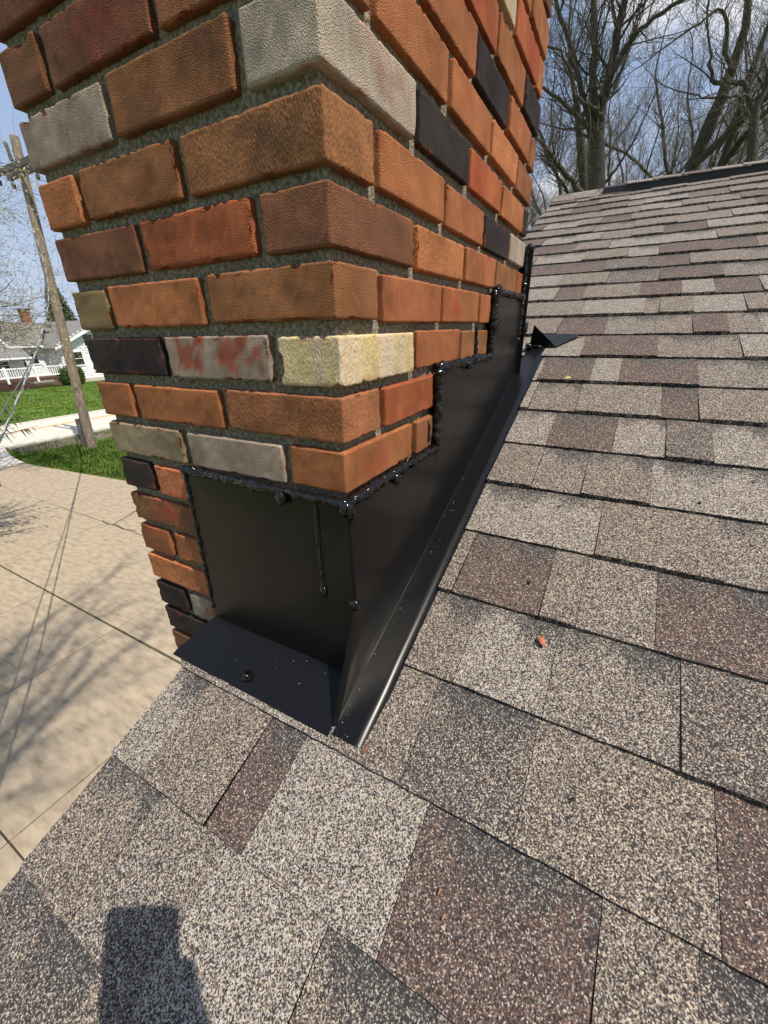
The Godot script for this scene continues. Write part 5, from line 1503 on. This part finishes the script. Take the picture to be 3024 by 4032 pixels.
func make_photographer() -> void:
	var c := Vector3(0.27736, 0.19742, 0.39889)
	var r := Vector3(0.87632, -0.01871, -0.48136); var u := Vector3(-0.18451, 0.91001, -0.37126); var k := Vector3(0.44499, 0.41416, 0.79401)
	# phone: lens in its upper corner, screen towards the person
	var mid := c - r * 0.0285 - u * 0.0575 + k * 0.0085
	var ph := thing("phone", "phone held out over the shingles in the kneeling person's hand", "phone", mid)
	var body := MB.new()
	var rim := []
	for q in 24:
		var a := TAU * q / 24.0
		var cx := signf(cos(a)) * (0.0435 - 0.010); var cy := signf(sin(a)) * (0.0735 - 0.010)
		rim.append(r * (cx + 0.010 * cos(a)) + u * (cy + 0.010 * sin(a)))
	for q in 24:
		var a: Vector3 = rim[q]; var e: Vector3 = rim[(q + 1) % 24]
		var h := k * 0.004
		body.quad(mid + a - h, mid + e - h, mid + e + h, mid + a + h)
		body.quad(mid - h, mid + e - h, mid + a - h, mid - h)
		body.quad(mid + h, mid + a + h, mid + e + h, mid + h)
	part("case", body.mesh(), M.rubber, ph)
	var scr := MB.new(); var sh := k * 0.0043
	scr.quad(mid - r * 0.033 - u * 0.07 + sh, mid + r * 0.033 - u * 0.07 + sh, mid + r * 0.033 + u * 0.07 + sh, mid - r * 0.033 + u * 0.07 + sh)
	part("screen", scr.mesh(), M.glass, ph)
	# the person kneels up the wind of the lens, sitting on the heels
	var b := Vector3(0.49, 0, 0.87); var side := Vector3(0.87, 0, -0.49)
	var hip := c + b * 0.66; hip.y = -0.40
	var chest := c + b * 0.56; chest.y = 0.0
	var neck := c + b * 0.47; neck.y = 0.22
	var head := c + b * 0.42; head.y = 0.36
	var roof_at := func(p: Vector3) -> float: return ROOF_Y + 0.012 - tan(PITCH) * p.z
	var bones := [[hip - side * 0.08, hip + side * 0.08, 0.13, 0.13], [hip, chest, 0.13, 0.15], [chest - side * 0.07, chest + side * 0.07, 0.13, 0.13], [chest, neck, 0.12, 0.06],
		[neck - side * 0.13 - Vector3(0, 0.05, 0), neck + side * 0.13 - Vector3(0, 0.05, 0), 0.06, 0.06], [neck, head, 0.055, 0.06],
		[head + Vector3(0, 0.02, 0), head + Vector3(0, 0.05, 0) + b * 0.02, 0.095, 0.095], [head - b * 0.03 - Vector3(0, 0.05, 0), head - Vector3(0, 0.02, 0), 0.06, 0.075], [head - b * 0.09 - Vector3(0, 0.01, 0), head - b * 0.105 - Vector3(0, 0.025, 0), 0.014, 0.016]]
	for s in [-1.0, 1.0]:
		bones.append([head + side * 0.085 * s, head + side * 0.098 * s + Vector3(0, 0.02, 0), 0.02, 0.018])
		var knee: Vector3 = hip - b * 0.24 + side * 0.17 * s; knee.y = roof_at.call(knee) + 0.075
		var ankle: Vector3 = hip + b * 0.16 + side * 0.15 * s; ankle.y = roof_at.call(ankle) + 0.06
		bones.append([hip + side * 0.09 * s, knee, 0.105, 0.072]); bones.append([knee, ankle, 0.07, 0.05])
		bones.append([ankle, ankle + b * 0.17 - Vector3(0, 0.06, 0), 0.05, 0.04])
	var wrist := c + r * 0.058 - u * 0.155 + k * 0.055
	var sr := neck + side * 0.18 - Vector3(0, 0.07, 0); var er := wrist + b * 0.13 + side * 0.13 - Vector3(0, 0.16, 0)
	bones.append([sr, er, 0.058, 0.045]); bones.append([er, wrist, 0.045, 0.031])
	var sl := neck - side * 0.18 - Vector3(0, 0.07, 0); var el := sl + b * 0.05 - side * 0.08 - Vector3(0, 0.26, 0); var wl: Vector3 = hip - b * 0.17 - side * 0.15; wl.y = roof_at.call(wl) + 0.20
	bones.append([sl, el, 0.058, 0.045]); bones.append([el, wl, 0.045, 0.031]); bones.append([wl, wl - b * 0.09 - Vector3(0, 0.02, 0), 0.032, 0.028])
	var cloth := Color(0.03, 0.035, 0.05); var jeans := Color(0.06, 0.08, 0.13); var skin := Color(0.45, 0.27, 0.19); var hair := Color(0.05, 0.035, 0.025)
	var paint := func(p: Vector3) -> Color:
		if p.distance_to(head) < 0.17: return hair if p.y > head.y + 0.07 or (p - head).dot(b) > 0.03 else skin
		if p.distance_to(wrist) < 0.03 or p.distance_to(wl) < 0.09: return skin
		return jeans if p.y < hip.y + 0.06 else cloth
	var man := MB.new()
	nets(man, bones, 0.020, 0.035, paint)
	# the hand: palm along the phone's edge, fingers closed round its back, thumb on the screen side
	var hb := []
	var palm := c + r * 0.026 - u * 0.105 + k * 0.022
	hb.append([c + r * 0.006 - u * 0.040 + k * 0.020, wrist + r * 0.020 - u * 0.02, 0.009, 0.036]); hb.append([wrist, palm, 0.027, 0.026]); hb.append([wrist + r * 0.004, c + r * 0.010 - u * 0.072 + k * 0.020, 0.022, 0.012]); hb.append([wrist - u * 0.002, c + r * 0.028 - u * 0.132 + k * 0.018, 0.022, 0.017])
	for q in 4:
		var v := -u * (0.070 + q * 0.0205)
		var long: float = [0.95, 1.05, 1.0, 0.8][q]
		var j0: Vector3 = c + r * (0.017 + q * 0.004) + v + k * 0.014
		var j1: Vector3 = c + r * (0.017 + q * 0.004) + v - k * 0.006
		var j2: Vector3 = c + r * (0.029 - 0.026 * long) + v - k * 0.008 + u * 0.002
		var j3: Vector3 = c + r * (0.029 - 0.045 * long) + v - k * 0.005 + u * 0.003
		hb.append([j0, j1, 0.0092, 0.0088]); hb.append([j1, j2, 0.0088, 0.008]); hb.append([j2, j3, 0.008, 0.0068])
	var th0 := c + r * 0.036 - u * 0.10 + k * 0.036; var th1 := c + r * 0.018 - u * 0.078 + k * 0.032; var th2 := c - r * 0.004 - u * 0.066 + k * 0.024
	hb.append([wrist, th0, 0.02, 0.014]); hb.append([th0, th1, 0.0125, 0.0105]); hb.append([th1, th2, 0.0105, 0.0085])
	nets(man, hb, 0.0055, 0.008, func(_p: Vector3) -> Color: return skin)
	var pm := plain(Color.WHITE, 0.8); pm.vertex_color_use_as_albedo = true
	var at := hip; at.y = roof_at.call(hip)
	var who := thing("person", "person kneeling on the shingles below the chimney, holding out a phone", "person", at)
	part("body", man.mesh(true), pm, who)
